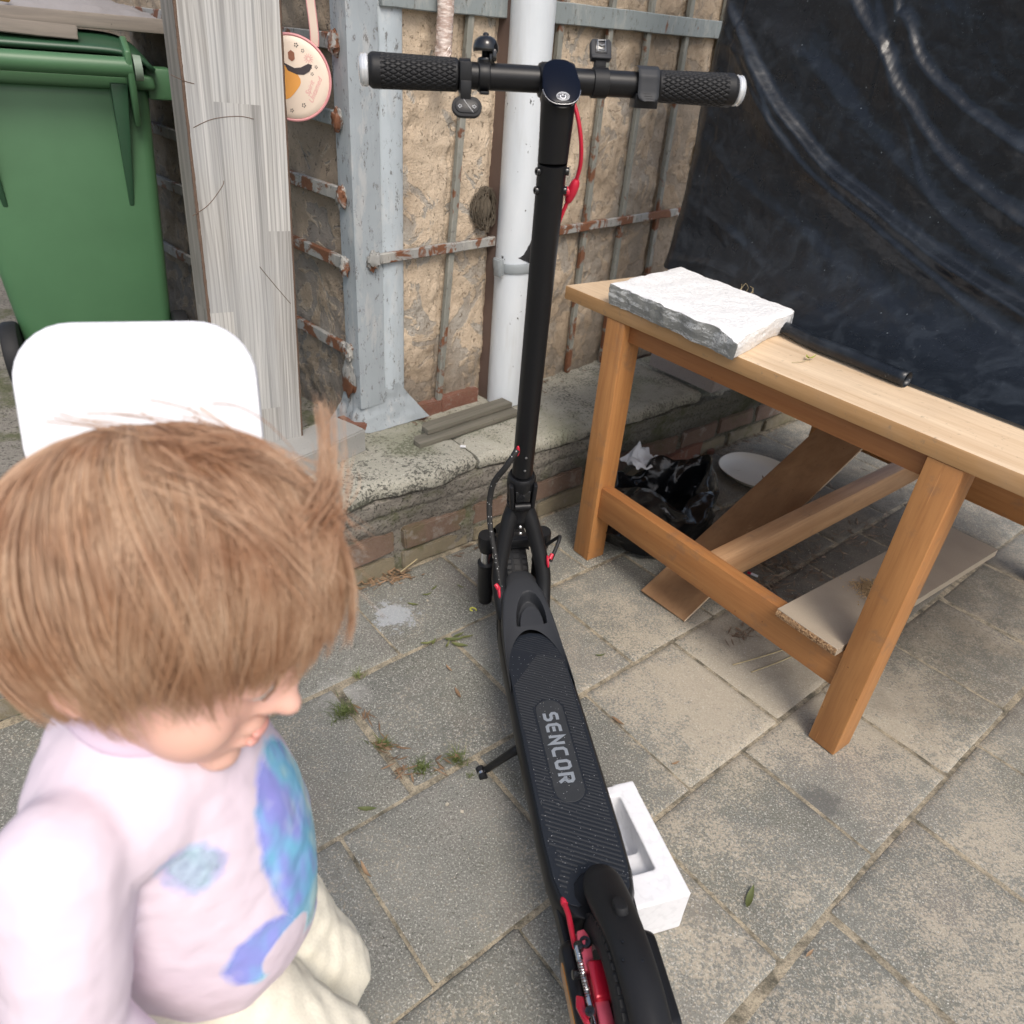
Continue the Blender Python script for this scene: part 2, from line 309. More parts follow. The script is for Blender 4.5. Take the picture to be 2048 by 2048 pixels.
def mk_braid():
    t = NT('flecked_black_braid'); o = t.obj(); v = t.vor(t.mapv(o, (1, 1, 1)), 130)
    t.P(Base_Color=t.mix(t.step(v, 0.2, 0.12), (0.012, 0.012, 0.012), (0.4, 0.4, 0.4)), Roughness=0.7, Normal=t.bump(t.noise(o, 500, 2), 0.5, 0.001)); return t.m
M_BRAID = mk_braid()

def mk_tarp():
    t = NT('black_plastic_sheet'); p = t.pos(); n = t.noise(p, 16, 5, 0.6, 0.8); n2 = t.noise(p, 70, 4, 0.65); n3 = t.noise(t.mapv(p, (1, 1, 2)), 5, 3)
    c = t.mix(t.ma('MULTIPLY', t.step(n, 0.48, 0.72), 0.6), (0.009, 0.012, 0.017), (0.035, 0.044, 0.056))
    c = t.mix(t.ma('MULTIPLY', t.step(t.noise(t.mapv(p, (1, 1, 1), (0.3, 0.8, 0.2)), 110, 4, 0.75, 1.5), 0.62, 0.7), 0.35), c, (0.13, 0.145, 0.16))
    c = t.mix(t.step(t.vor(p, 26), 0.05, 0.03), c, (0.13, 0.15, 0.165))
    t.P(Base_Color=c, Specular_IOR_Level=0.4, Roughness=t.ma('ADD', 0.2, t.ma('MULTIPLY', n, 0.2)), Normal=t.bump(t.ma('ADD', n3, t.ma('ADD', t.ma('MULTIPLY', n2, 0.22), t.ma('MULTIPLY', t.vor(t.mapv(p, (1, 1, 1), (.4, .2, .7)), 34, 'DISTANCE_TO_EDGE'), 0.25))), 0.3, 0.007)); return t.m
M_TARP = mk_tarp()
M_BAG = simple('glossy_black_bag', (0.006, 0.0065, 0.0075), 0.2, bump=(28, 0.35, 0.006), spec=0.4)
def mk_foam(name, col, rough=0.7, sc=160, st=0.35):
    t = NT(name); o = t.obj(); v = t.vor(o, sc); n = t.noise(o, 12, 4)
    c = t.mix(n, tuple(x * 0.93 for x in col), col); c = t.mix(t.ma('MULTIPLY', t.step(v, 0.55, 0.8), 0.25), c, tuple(x * 0.7 for x in col))
    t.P(Base_Color=c, Roughness=rough, Normal=t.bump(t.ma('SUBTRACT', 1.0, v), st, 0.003), Subsurface_Weight=0.0); return t.m
M_FOAM = mk_foam('white_foam', (0.80, 0.81, 0.82), 0.8, 130, 0.6); M_FOAM2 = mk_foam('white_foam_smooth', (0.78, 0.79, 0.82), 0.75, 90, 0.12)
def mk_mortar():
    t = NT('grey_mortar_smear'); o = t.obj(); v = t.mapv(o, (30, 30, 150), (0.0, 0.5, 0)); n = t.noise(v, 1.0, 5, 0.7); n2 = t.noise(o, 260, 4, 0.7)
    s = t.noise(t.mapv(o, (20, 20, 90), (0, -0.55, 0)), 1.0, 4, 0.6)
    c = t.mix(n2, (0.2, 0.205, 0.19), (0.34, 0.345, 0.325)); c = t.mix(t.ma('MULTIPLY', t.step(s, 0.48, 0.58), t.step(n2, 0.38, 0.54)), c, (0.66, 0.67, 0.66))
    t.P(Base_Color=c, Roughness=0.9, Normal=t.bump(t.ma('ADD', s, n2), 0.8, 0.004)); return t.m
M_MORT = mk_mortar()
def mk_cap():
    t = NT('lichened_concrete'); p = t.pos(); n = t.noise(p, 6, 4); n2 = t.noise(p, 120, 3, 0.7); n3 = t.noise(p, 260, 3, 0.7); x, y, z = t.xyz(p)
    c = t.mix(n, (0.27, 0.265, 0.215), (0.44, 0.425, 0.36)); c = t.mix(t.step(n3, 0.56, 0.7), c, (0.55, 0.53, 0.46))
    dens = t.ma('ADD', t.noise(p, 9, 4), t.ma('MULTIPLY', t.step(z, 0.30, 0.25), 0.2))
    c = t.mix(t.ma('MULTIPLY', t.step(t.ma('ADD', n2, t.ma('MULTIPLY', dens, 0.6)), 0.85, 0.93), 0.85), c, (0.045, 0.045, 0.038))
    c = t.mix(t.ma('MULTIPLY', t.step(x, 0.0, 0.5), 0.5), c, t.mix(n, (0.12, 0.115, 0.085), (0.25, 0.23, 0.18)))
    c = t.mix(t.ma('MULTIPLY', t.step(t.noise(p, 4.5, 4), 0.52, 0.66), 0.55), c, (0.17, 0.18, 0.11))
    c = t.mix(t.ma('MULTIPLY', t.step(t.noise(p, 16, 6, 0.75), 0.56, 0.66), 0.45), c, (0.13, 0.12, 0.095))
    t.P(Base_Color=c, Roughness=0.92, Normal=t.bump(t.ma('ADD', n2, n3), 0.6, 0.005)); return t.m
M_CAP = mk_cap()
def mk_kmort():
    t = NT('mossy_mortar'); p = t.pos(); n = t.noise(p, 11, 5, 0.65); n2 = t.noise(p, 130, 4, 0.7)
    c = t.mix(n, (0.16, 0.15, 0.125), (0.33, 0.3, 0.26)); c = t.mix(t.ma('MULTIPLY', t.step(n2, 0.52, 0.62), 0.85), c, (0.035, 0.035, 0.027))
    c = t.mix(t.ma('MULTIPLY', t.step(t.noise(p, 6, 5, 0.7), 0.5, 0.62), 0.75), c, (0.085, 0.095, 0.032))
    c = t.mix(t.ma('MULTIPLY', t.step(t.ma('ADD', t.xyz(p)[0], t.ma('MULTIPLY', n, 0.8)), 0.4, 1.1), 0.6), c, (0.05, 0.052, 0.03))
    t.P(Base_Color=c, Roughness=0.95, Normal=t.bump(t.ma('ADD', n, n2), 0.8, 0.01)); return t.m
M_KM = mk_kmort()
def mk_brick(name, a, b, moss=0.4):
    t = NT(name); o = t.obj(True); p = t.pos(); n = t.noise(o, 40, 5, 0.7); n2 = t.noise(o, 220, 4, 0.7)
    c = t.mix(n, a, b); c = t.mix(t.ma('MULTIPLY', t.step(n2, 0.5, 0.66), 0.5), c, (0.2, 0.16, 0.13))
    c = t.mix(t.ma('MULTIPLY', t.step(t.noise(p, 9, 5, 0.7), 0.52, 0.66), moss), c, (0.1, 0.1, 0.04))
    c = t.mix(t.ma('MULTIPLY', t.step(t.noise(p, 20, 5, 0.7), 0.56, 0.66), 0.5), c, (0.3, 0.28, 0.25))
    t.P(Base_Color=c, Roughness=0.92, Normal=t.bump(t.ma('ADD', n, n2), 0.6, 0.005)); return t.m
M_BRICK = mk_brick('worn_brick', (0.125, 0.08, 0.056), (0.2, 0.135, 0.1)); M_BRICKG = mk_brick('mossy_brick', (0.15, 0.135, 0.09), (0.27, 0.225, 0.15), 0.9)
M_BRICKR = mk_brick('red_brick', (0.15, 0.06, 0.04), (0.23, 0.105, 0.07), 0.2)
def mk_stone(name, a, b):
    t = NT(name); o = t.obj(True); n = t.noise(o, 9, 5, 0.6); n2 = t.noise(o, 200, 4, 0.7)
    c = t.mix(n, a, b); c = t.mix(t.ma('MULTIPLY', t.step(n2, 0.58, 0.68), 0.6), c, tuple(x * 0.55 for x in a))
    t.P(Base_Color=c, Roughness=0.9, Normal=t.bump(n2, 0.5, 0.003)); return t.m
M_STONE = mk_stone('pale_grey_cast_stone', (0.25, 0.25, 0.235), (0.37, 0.365, 0.345)); M_PAVER = mk_stone('grey_paver', (0.24, 0.215, 0.205), (0.36, 0.325, 0.315))
M_BIN = simple('bin_green_plastic', (0.06, 0.15, 0.07), 0.42, bump=(500, 0.08, 0.0008), var=0.14)
M_BIND = simple('bin_dark_green_plastic', (0.022, 0.07, 0.035), 0.4, bump=(500, 0.08, 0.0008), var=0.12)
M_BING = simple('bin_grey_cap', (0.22, 0.29, 0.23), 0.5)
M_PINK = simple('pink_piping', (0.66, 0.3, 0.31), 0.5); M_STRAP = simple('cream_strap', (0.72, 0.6, 0.5), 0.6, var=0.08)
M_PURSE = simple('cream_purse_panel', (0.82, 0.69, 0.57), 0.5, var=0.05); M_ORANGE = simple('orange_print', (0.78, 0.36, 0.08), 0.5, var=0.15)
M_DKPRINT = simple('dark_print', (0.05, 0.04, 0.045), 0.5); M_BRPRINT = simple('brown_print', (0.3, 0.12, 0.07), 0.5); M_ROSE = simple('rose_print', (0.72, 0.33, 0.33), 0.5)
M_STICK = mk_wood('broom_stick', (0.22, 0.14, 0.09), (0.34, 0.24, 0.16), 1.0, (60, 60, 3))
def mk_film():
    t = NT('clear_stretch_film'); o = t.obj(); n = t.noise(t.mapv(o, (40, 40, 160), (0.2, 0, 0)), 1.0, 4, 0.7)
    t.P(Base_Color=t.mix(t.step(n, 0.45, 0.65), (0.42, 0.31, 0.26), (0.75, 0.66, 0.6)), Roughness=0.2, Coat_Weight=0.6, Normal=t.bump(n, 0.8, 0.003)); return t.m
M_FILM = mk_film()
M_PAPER = simple('crumpled_paper', (0.6, 0.61, 0.62), 0.7, bump=(40, 0.4, 0.004)); M_DISH = simple('cream_dish', (0.62, 0.59, 0.52), 0.35, var=0.06)
M_SAW = simple('sawdust', (0.55, 0.38, 0.2), 0.95, bump=(700, 1.0, 0.003), var=0.25)
M_STRAW = simple('dry_straw', (0.4, 0.33, 0.19), 0.8, var=0.2); M_TWIG = simple('nest_straw', (0.11, 0.09, 0.065), 0.85, var=0.35)
def mk_leaf(name, a, b):
    t = NT(name); r = t.rnd(); n = t.noise(t.pos(), 60, 3)
    t.P(Base_Color=t.mix(t.ma('ADD', t.ma('MULTIPLY', r, 0.6), t.ma('MULTIPLY', n, 0.4)), a, b), Roughness=0.6); return t.m
M_LEAFG = mk_leaf('green_leaf', (0.07, 0.09, 0.025), (0.16, 0.17, 0.06)); M_LEAFY = mk_leaf('fresh_green_leaf', (0.22, 0.26, 0.03), (0.35, 0.36, 0.08))
M_LEAFB = mk_leaf('dry_leaf', (0.13, 0.075, 0.04), (0.4, 0.27, 0.16)); M_GRASS = mk_leaf('grass_blade', (0.06, 0.085, 0.02), (0.18, 0.21, 0.06))
M_LITTER = mk_leaf('dark_leaf_litter', (0.10, 0.065, 0.04), (0.30, 0.21, 0.14))
M_PEB = simple('pale_pebble', (0.5, 0.45, 0.36), 0.8, var=0.3)
M_CLOTH = simple('grey_cloth', (0.24, 0.23, 0.235), 0.9, bump=(30, 0.5, 0.01), var=0.15); M_YEL = simple('yellow_plastic', (0.6, 0.4, 0.1), 0.45)
# ------------------------------------------------------------------ mesh builder
def frame(origin, x=None, z=None):
    """Matrix with its origin, x axis and z axis (right handed, orthonormalised)."""
    z = Vector(z if z is not None else (0, 0, 1)).normalized()
    x = Vector(x if x is not None else (1, 0, 0)); x = (x - z * x.dot(z))
    if x.length < 1e-6: x = z.orthogonal()
    x.normalize(); y = z.cross(x)
    M = Matrix((x, y, z)).transposed().to_4x4(); M.translation = Vector(origin); return M

class MB:
    def __init__(s): s.v = []; s.f = []
    def add(s, vs, fs, M=None):
        k = len(s.v)
        s.v += [tuple(M @ Vector(p)) if M is not None else tuple(p) for p in vs]
        s.f += [tuple(i + k for i in f) for f in fs]; return s
    def box(s, c, size, M=None, taper=None):
        x, y, z = size[0] / 2, size[1] / 2, size[2] / 2; tx, ty = taper or (1, 1)
        vs = [(c[0] + a * x * (tx if d > 0 else 1), c[1] + b * y * (ty if d > 0 else 1), c[2] + d * z) for d in (-1, 1) for b in (-1, 1) for a in (-1, 1)]
        return s.add(vs, [(0, 2, 3, 1), (4, 5, 7, 6), (0, 1, 5, 4), (2, 6, 7, 3), (0, 4, 6, 2), (1, 3, 7, 5)], M)
    def hexa(s, vs, M=None):      # bottom ring of four, then top ring of four, both counter-clockwise from above
        return s.add(vs, [(3, 2, 1, 0), (4, 5, 6, 7), (0, 1, 5, 4), (1, 2, 6, 5), (2, 3, 7, 6), (3, 0, 4, 7)], M)
    def beam(s, a, b, w, h, up=(0, 0, 1)):
        a, b = Vector(a), Vector(b); M = frame(a, up, b - a); L = (b - a).length   # x = up
        return s.box((0, 0, L / 2), (h, w, L), M)
    def tube(s, path, r, n=12, cap=True, M=None, closed=False, sq=None):
        P = [Vector(p) for p in path]; m = len(P); rs = r if hasattr(r, '__len__') else [r] * m
        T = []
        for i in range(m):
            a = P[(i - 1) % m] if (closed or i > 0) else P[i]; b = P[(i + 1) % m] if (closed or i < m - 1) else P[i]
            T.append((b - a).normalized())
        nrm = T[0].orthogonal().normalized(); vs = []
        for i in range(m):
            if i: nrm = (nrm - T[i] * nrm.dot(T[i])).normalized()
            bi = T[i].cross(nrm)
            for k in range(n):
                an = 2 * PI * k / n; cx, cy = math.cos(an), math.sin(an)
                vs.append(P[i] + (nrm * cx + bi * cy) * rs[i])
        fs = [(i * n + k, i * n + (k + 1) % n, ((i + 1) % m) * n + (k + 1) % n, ((i + 1) % m) * n + k) for i in range(m if closed else m - 1) for k in range(n)]
        if cap and not closed: fs += [tuple(reversed(range(n))), tuple((m - 1) * n + k for k in range(n))]
        return s.add(vs, fs, M)
    def lathe(s, prof, n=24, M=None, closed=False):       # prof: (radius, height) pairs, about local z
        m = len(prof); vs = [(r * math.cos(2 * PI * k / n), r * math.sin(2 * PI * k / n), h) for r, h in prof for k in range(n)]
        fs = [(i * n + k, i * n + (k + 1) % n, ((i + 1) % m) * n + (k + 1) % n, ((i + 1) % m) * n + k) for i in range(m if closed else m - 1) for k in range(n)]
        if not closed: fs += [tuple(reversed(range(n))), tuple((m - 1) * n + k for k in range(n))]
        return s.add(vs, fs, M)
    def prism(s, pts, z0, z1, M=None, top_scale=None):
        n = len(pts); vs = [(x, y, z0) for x, y in pts]; 
        if top_scale is None: vs += [(x, y, z1) for x, y in pts]
        else:
            cx = sum(p[0] for p in pts) / n; cy = sum(p[1] for p in pts) / n
            vs += [(cx + (x - cx) * top_scale, cy + (y - cy) * top_scale, z1) for x, y in pts]
        return s.add(vs, [tuple(reversed(range(n))), tuple(range(n, 2 * n))] + [(i, (i + 1) % n, n + (i + 1) % n, n + i) for i in range(n)], M)
    def ell(s, c, r, M=None, nu=20, nv=12, rot=None):
        R = rot.to_4x4() if rot is not None else Matrix.Identity(4); T = Matrix.Translation(Vector(c)) @ R
        if M is not None: T = M @ T
        vs = [(0, 0, r[2])]
        for j in range(1, nv):
            th = PI * j / nv
            for i in range(nu): ph = 2 * PI * i / nu; vs.append((r[0] * math.sin(th) * math.cos(ph), r[1] * math.sin(th) * math.sin(ph), r[2] * math.cos(th)))
        vs.append((0, 0, -r[2])); fs = [(0, 1 + i, 1 + (i + 1) % nu) for i in range(nu)]
        for j in range(nv - 2):
            for i in range(nu): a = 1 + j * nu + i; b = 1 + j * nu + (i + 1) % nu; fs.append((a, a + nu, b + nu, b))
        k = 1 + (nv - 2) * nu; fs += [(k + i, len(vs) - 1, k + (i + 1) % nu) for i in range(nu)]
        return s.add(vs, fs, T)
    def grid(s, fn, nu, nv, cu=False, M=None):
        vs = [fn(i / (nu if cu else nu - 1), j / (nv - 1)) for j in range(nv) for i in range(nu)]
        fs = [(j * nu + i, j * nu + (i + 1) % nu, (j + 1) * nu + (i + 1) % nu, (j + 1) * nu + i) for j in range(nv - 1) for i in range(nu if cu else nu - 1)]
        return s.add(vs, fs, M)
    def ribbon(s, pts, w, z0, z1, M=None):                # mitred stroke of width w along a 2-D polyline, as a prism
        P = [Vector((x, y)) for x, y in pts]; n = len(P); L = []; R = []
        for i in range(n):
            d0 = (P[i] - P[i - 1]).normalized() if i else None; d1 = (P[i + 1] - P[i]).normalized() if i < n - 1 else None
            if d0 is None: d0 = d1
            if d1 is None: d1 = d0
            nn = Vector((-d0.y - d1.y, d0.x + d1.x)).normalized(); k = w / 2 / max(0.35, nn.dot(Vector((-d0.y, d0.x))))
            L.append(P[i] + nn * k); R.append(P[i] - nn * k)
        vs = [(*p, z) for z in (z0, z1) for p in L + R]; N = 2 * n; fs = []
        for i in range(n - 1):
            fs += [(N + n + i, N + n + i + 1, N + i + 1, N + i), (i, i + 1, n + i + 1, n + i), (N + i, N + i + 1, i + 1, i), (n + i, n + i + 1, N + n + i + 1, N + n + i)]
        fs += [(0, n, N + n, N), (n - 1, N + n - 1, N + 2 * n - 1, 2 * n - 1)]
        return s.add(vs, fs, M)
    def mesh(s, name, bevel=0.0, seg=2, smooth=True, ang=38, jitter=0.0, flat=False):
        bm = bmesh.new(); vv = [bm.verts.new(p) for p in s.v]
        for f in s.f:
            try: bm.faces.new([vv[i] for i in f])
            except ValueError: pass
        bmesh.ops.recalc_face_normals(bm, faces=bm.faces[:])
        lim = math.radians(ang)
        if bevel:
            es = [e for e in bm.edges if len(e.link_faces) == 2 and e.calc_face_angle(0) > lim]
            bmesh.ops.bevel(bm, geom=es, offset=bevel, segments=seg, affect='EDGES', profile=0.5, clamp_overlap=True)
        if jitter:
            for q in bm.verts: q.co += Vector(rng.normal(0, jitter, 3))
        for f in bm.faces: f.smooth = smooth and not flat
        for e in bm.edges:
            if len(e.link_faces) == 2 and e.calc_face_angle(0) > lim: e.smooth = False
        me = bpy.data.meshes.new(name); bm.to_mesh(me); bm.free(); return me

WM = {}          # world matrix of every object that parents others
def tag(o, label=None, cat=None, group=None, kind=None):
    for k, v in (('label', label), ('category', cat), ('group', group), ('kind', kind)):
        if v: o[k] = v
    return o
def thing(name, label, cat, M=None, group=None):
    o = bpy.data.objects.new(name, None); COL.objects.link(o); o.empty_display_size = 0.05
    M = M if M is not None else Matrix.Identity(4); o.matrix_world = M; WM[o.name] = M.copy(); return tag(o, label, cat, group)
def put(name, me, mat, parent=None, world=False):
    """Link a mesh as an object; world=True when its vertices are in world coordinates."""
    o = bpy.data.objects.new(name, me); COL.objects.link(o)
    if mat is not None and not me.materials:
        for mm in (mat if isinstance(mat, (list, tuple)) else [mat]): me.materials.append(mm)
    if parent is not None:
        o.parent = parent; PM = WM[parent.name]; WM[o.name] = PM
        if world: me.transform(PM.inverted())
    else: WM[o.name] = Matrix.Identity(4)
    return o
def part(name, mb, mat, parent=None, world=False, **kw): return put(name, mb.mesh(name, **kw), mat, parent, world)

def evaluated(o):
    dg = bpy.context.evaluated_depsgraph_get(); return bpy.data.meshes.new_from_object(o.evaluated_get(dg), depsgraph=dg)
def fuse(mb, name, voxel, smooth=6, factor=0.5, sub=0):
    """Union of overlapping closed shapes into one continuous skin (voxel remesh, then relaxed)."""
    me = mb.mesh('tmp_shape'); o = bpy.data.objects.new('tmp_shape', me); COL.objects.link(o)
    r = o.modifiers.new('r', 'REMESH'); r.mode = 'VOXEL'; r.voxel_size = voxel; r.use_smooth_shade = True
    if smooth: q = o.modifiers.new('s', 'SMOOTH'); q.iterations = smooth; q.factor = factor
    out = evaluated(o); out.name = name; bpy.data.objects.remove(o); bpy.data.meshes.remove(me)
    for p in out.polygons: p.use_smooth = True
    out.materials.clear(); return out
def push(me, fn):
    """Move every vertex along its normal by fn(position)."""
    n = len(me.vertices); co = np.empty(n * 3); no = np.empty(n * 3); me.vertices.foreach_get('co', co); me.vertices.foreach_get('normal', no)
    co = co.reshape(-1, 3); no = no.reshape(-1, 3); d = np.array([fn(Vector(c)) for c in co]); co += no * d[:, None]
    me.vertices.foreach_set('co', co.ravel()); me.update()
def text_mesh(body, size, depth=0.0004, shear=0.0, spacing=1.0):
    cu = bpy.data.curves.new('tmp_text', 'FONT'); cu.body = body; cu.size = size; cu.extrude = depth / 2; cu.shear = shear; cu.align_x = 'CENTER'; cu.align_y = 'CENTER'
    cu.resolution_u = 2; cu.space_character = spacing
    o = bpy.data.objects.new('tmp_text', cu); COL.objects.link(o); me = evaluated(o); bpy.data.objects.remove(o); me.materials.clear(); return me
def nz(p, s=1.0, o=0.0): return mnoise.noise(Vector(p) * s + Vector((o, o * 1.7, o * 0.3)))
def fbm(p, s=1.0, oct=4, o=0.0): return mnoise.fractal(Vector(p) * s + Vector((o, o * 1.7, o * 0.3)), 0.8, 2.1, oct)
def spline(pts, n=8):
    P = [Vector(p) for p in pts]; out = []
    for i in range(len(P) - 1):
        a, b, c, d = P[max(0, i - 1)], P[i], P[i + 1], P[min(len(P) - 1, i + 2)]
        for k in range(n):
            t = k / n; out.append(0.5 * ((2 * b) + (c - a) * t + (2 * a - 5 * b + 4 * c - d) * t * t + (3 * b - a - 3 * c + d) * t ** 3))
    out.append(P[-1]); return out
def roundrect(w, h, r, n=6):
    pts = []
    for cx, cy, a0 in ((w / 2 - r, h / 2 - r, 0), (-w / 2 + r, h / 2 - r, 90), (-w / 2 + r, -h / 2 + r, 180), (w / 2 - r, -h / 2 + r, 270)):
        for k in range(n + 1): a = math.radians(a0 + 90 * k / n); pts.append((cx + r * math.cos(a), cy + r * math.sin(a)))
    return pts

# ------------------------------------------------------------------ shared directions on the ground
a = math.radians(41.5); GA = Vector((math.cos(a), math.sin(a), 0)); GB = Vector((-math.sin(a), math.cos(a), 0))      # paving: along and across the rows
def pq(p, q, z=0.0): return GA * p + GB * q + Vector((0, 0, z))
PAVE = frame((0, 0, 0), GA, (0, 0, 1))
CORNER = Vector((-.439, 1.832, 0)); a = math.radians(46); WD = Vector((math.cos(a), math.sin(a), 0)); WN = Vector((-math.sin(a), math.cos(a), 0))
a = math.radians(137); LD = Vector((math.cos(a), math.sin(a), 0)); LN = Vector((math.sin(a), -math.cos(a), 0))        # LN points into the wall
if LN.dot(WD) < 0: LN = -LN
# ================================================================== THE SETTING
def sheet(name, pts, z, mat):
    o = put(name, MB().add([(x, y, z) for x, y in pts], [tuple(range(len(pts)))]).mesh(name), mat); o['kind'] = 'structure'; return o
ground = sheet('ground', [(-30, -30), (30, -30), (30, 30), (-30, 30)], -0.0032, M_SOIL)

# paving: running bond of concrete slabs, each one an object
paving = thing('paving', 'grey concrete slab paving with sandy joints', None); paving['kind'] = 'structure'
ROWS = [(-1.1, -.8, .33, .3125), (-.8, -.485, .489, .3125), (-.485, -.17, .332, .3125), (-.17, .145, .4895, .3125)]
ROWS = [(-1.125, -.81, .489, .3125), (-.81, -.485, .332, .3125), (-.485, -.17, .489, .3125), (-.17, .145, .3175, .3127), (.145, .449, .489, .3125), (.449, .766, .328, .309),
        (.766, 1.106, .488, .314), (1.106, 1.388, .356, .3112)]
def slab_mesh(lx, ly, seed):
    nx = ny = 9; e = 0.0035
    def edge(i, n):  # positions packed near the borders so the arris can be rounded off
        return [0, .018, .06, .25, .5, .75, .94, .982, 1][i]
    vs = []
    for j in range(ny):
        for i in range(nx):
            x, y = (edge(i, nx) - .5) * lx, (edge(j, ny) - .5) * ly
            bd = min(i, nx - 1 - i, j, ny - 1 - j)
            wob = 0.0022 if bd == 0 else 0
            x += wob * nz((x, y, seed), 60); y += wob * nz((y, x, seed), 60, 5)
            if min(i, nx - 1 - i) == 0 and min(j, ny - 1 - j) == 0:
                k = .003 + .008 * max(0, nz((x * 9, y * 9, seed * 3.1), 3)); x -= math.copysign(k, x); y -= math.copysign(k, y)
            z = (-.0055 if bd == 0 else (-.0013 if bd == 1 else 0)) + .0009 * nz((x, y, seed), 14)
            vs.append((x, y, z))
    fs = [(j * nx + i, j * nx + i + 1, (j + 1) * nx + i + 1, (j + 1) * nx + i) for j in range(ny - 1) for i in range(nx - 1)]
    rim = list(range(nx)) + [j * nx + nx - 1 for j in range(1, ny)] + [(ny - 1) * nx + i for i in range(nx - 2, -1, -1)] + [j * nx for j in range(ny - 2, 0, -1)]
    k = len(vs); vs += [(vs[i][0], vs[i][1], -.04) for i in rim]; n = len(rim)
    fs += [(rim[i], k + i, k + (i + 1) % n, rim[(i + 1) % n]) for i in range(n)]
    return MB().add(vs, fs).mesh('paving_slab', ang=60)
for ri, (q0, q1, off, pitch) in enumerate(ROWS):
    var = [slab_mesh(pitch - .0034, q1 - q0 - .0034, ri * 10 + k) for k in range(3)]
    for k in range(-5, 10):
        p0 = off + k * pitch
        if p0 < -1.3 or p0 > 3.1: continue
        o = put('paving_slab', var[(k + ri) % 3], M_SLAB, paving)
        M = PAVE @ Matrix.Translation((p0 + pitch / 2 + rng.normal(0, .0012), (q0 + q1) / 2 + rng.normal(0, .0012), rng.normal(0, .0012)))
        o.matrix_local = M @ Matrix.Rotation(rng.normal(0, .006), 4, 'Z') @ Matrix.Rotation((k % 2) * PI, 4, 'Z') @ Matrix.Rotation(rng.normal(0, .0035), 4, 'X') @ Matrix.Rotation(rng.normal(0, .0035), 4, 'Y')

# raised strip behind the kerb on the left, where the bin and the board stand
strip_pts = [pq(-1.9, 1.5), pq(1.0, 1.5), pq(1.2, 1.9), pq(1.2, 3.8), pq(-1.9, 3.8)]
yard = put('raised_yard', MB().prism([(v.x, v.y) for v in strip_pts], 0.02, 0.288).mesh('raised_yard'), M_KM); yard['kind'] = 'structure'

# ------------------------------------------------------------------ kerb wall: mortar body, bricks, cap stones
kerb = thing('kerb_wall', 'low mossy brick kerb with a lichened concrete cap in front of the shed', 'low wall', Matrix.Translation(pq(1.0, 1.5)))
PROF = [(1.402, -.03), (1.40, .055), (1.398, .06), (1.398, .13), (1.392, .14), (1.380, .175), (1.377, .2), (1.372, .205), (1.370, .247), (1.40, .252), (1.74, .252)]
nP = 420
def kcore(u, j):
    p = -1.6 + u * 4.9; k = int(round(j * (len(PROF) * 3 - 3))); i, f = divmod(k, 3); i2 = min(i + 1, len(PROF) - 1); f /= 3
    q = PROF[i][0] * (1 - f) + PROF[i2][0] * f; z = PROF[i][1] * (1 - f) + PROF[i2][1] * f
    q += .009 * fbm((p, z, 0), 9) + .005 * fbm((p, z, 3), 40, 3); q += .02 * max(0, nz((p, z * 2, 9), 2.6) - .1)
    return pq(p, q, z + .004 * nz((p, q, z), 30) * (z > 0))
part('mortar', MB().grid(kcore, nP, len(PROF) * 3 - 2), M_KM, kerb, True, ang=80)
def rough_block(L, D, H, seed, mat_jit=.0025, sub=6):
    mb = MB().box((0, 0, 0), (L, D, H)); bm = bmesh.new(); vv = [bm.verts.new(p) for p in mb.v]
    for f in mb.f: bm.faces.new([vv[i] for i in f])
    bmesh.ops.bevel(bm, geom=bm.edges[:], offset=min(L, D, H) * .06, segments=2, affect='EDGES')
    bmesh.ops.subdivide_edges(bm, edges=bm.edges[:], cuts=2, use_grid_fill=True)
    for v in bm.verts: v.co += Vector((nz(v.co, 22, seed), nz(v.co, 22, seed + 9), nz(v.co, 22, seed + 17))) * mat_jit * 2 + Vector((nz(v.co, 70, seed), nz(v.co, 70, seed + 5), nz(v.co, 70, seed + 7))) * mat_jit
    bmesh.ops.recalc_face_normals(bm, faces=bm.faces[:])
    for f in bm.faces: f.smooth = True
    for e in bm.edges:
        if len(e.link_faces) == 2 and e.calc_face_angle(0) > .6: e.smooth = False
    me = bpy.data.meshes.new('block'); bm.to_mesh(me); bm.free(); return me
bricks = [rough_block(.205, .09, .066, k) for k in range(4)]; lows = [rough_block(.225, .09, .05, 20 + k) for k in range(3)]; halfs = [rough_block(.1, .09, .066, 40 + k) for k in range(2)]
KM = frame((0, 0, 0), GA, (0, 0, 1))
def kbrick(me, p, z, mat, proud=.004, dq=0):
    o = put('brick', me, mat, kerb); o.matrix_local = WM[kerb.name].inverted() @ PAVE @ Matrix.Translation((p, 1.398 + .045 - proud + dq, z)) @ Matrix.Rotation(rng.normal(0, .012), 4, 'Y') @ Matrix.Rotation(rng.normal(0, .02), 4, 'Z')
for me in bricks: me.materials.append(M_BRICK)
for me in lows: me.materials.append(M_BRICKG)
for me in halfs: me.materials.append(M_BRICK)
p = -.9; k = 0
while p < 3.0:
    kbrick(bricks[k % 4], p, .096, None, .002 + .006 * rng.random()); p += .232; k += 1
p = -1.0
while p < 3.0:
    kbrick(lows[k % 3], p, .026, None, .001 + .008 * rng.random()); p += .245; k += 1
for p, z in ((1.19, .178), (1.32, .168), (1.62, .18), (1.84, .176), (2.2, .17), (2.45, .175)): kbrick(halfs[int(p * 100) % 2] if p < 1.5 else bricks[int(p * 10) % 4], p, z, None, -.008, 0)
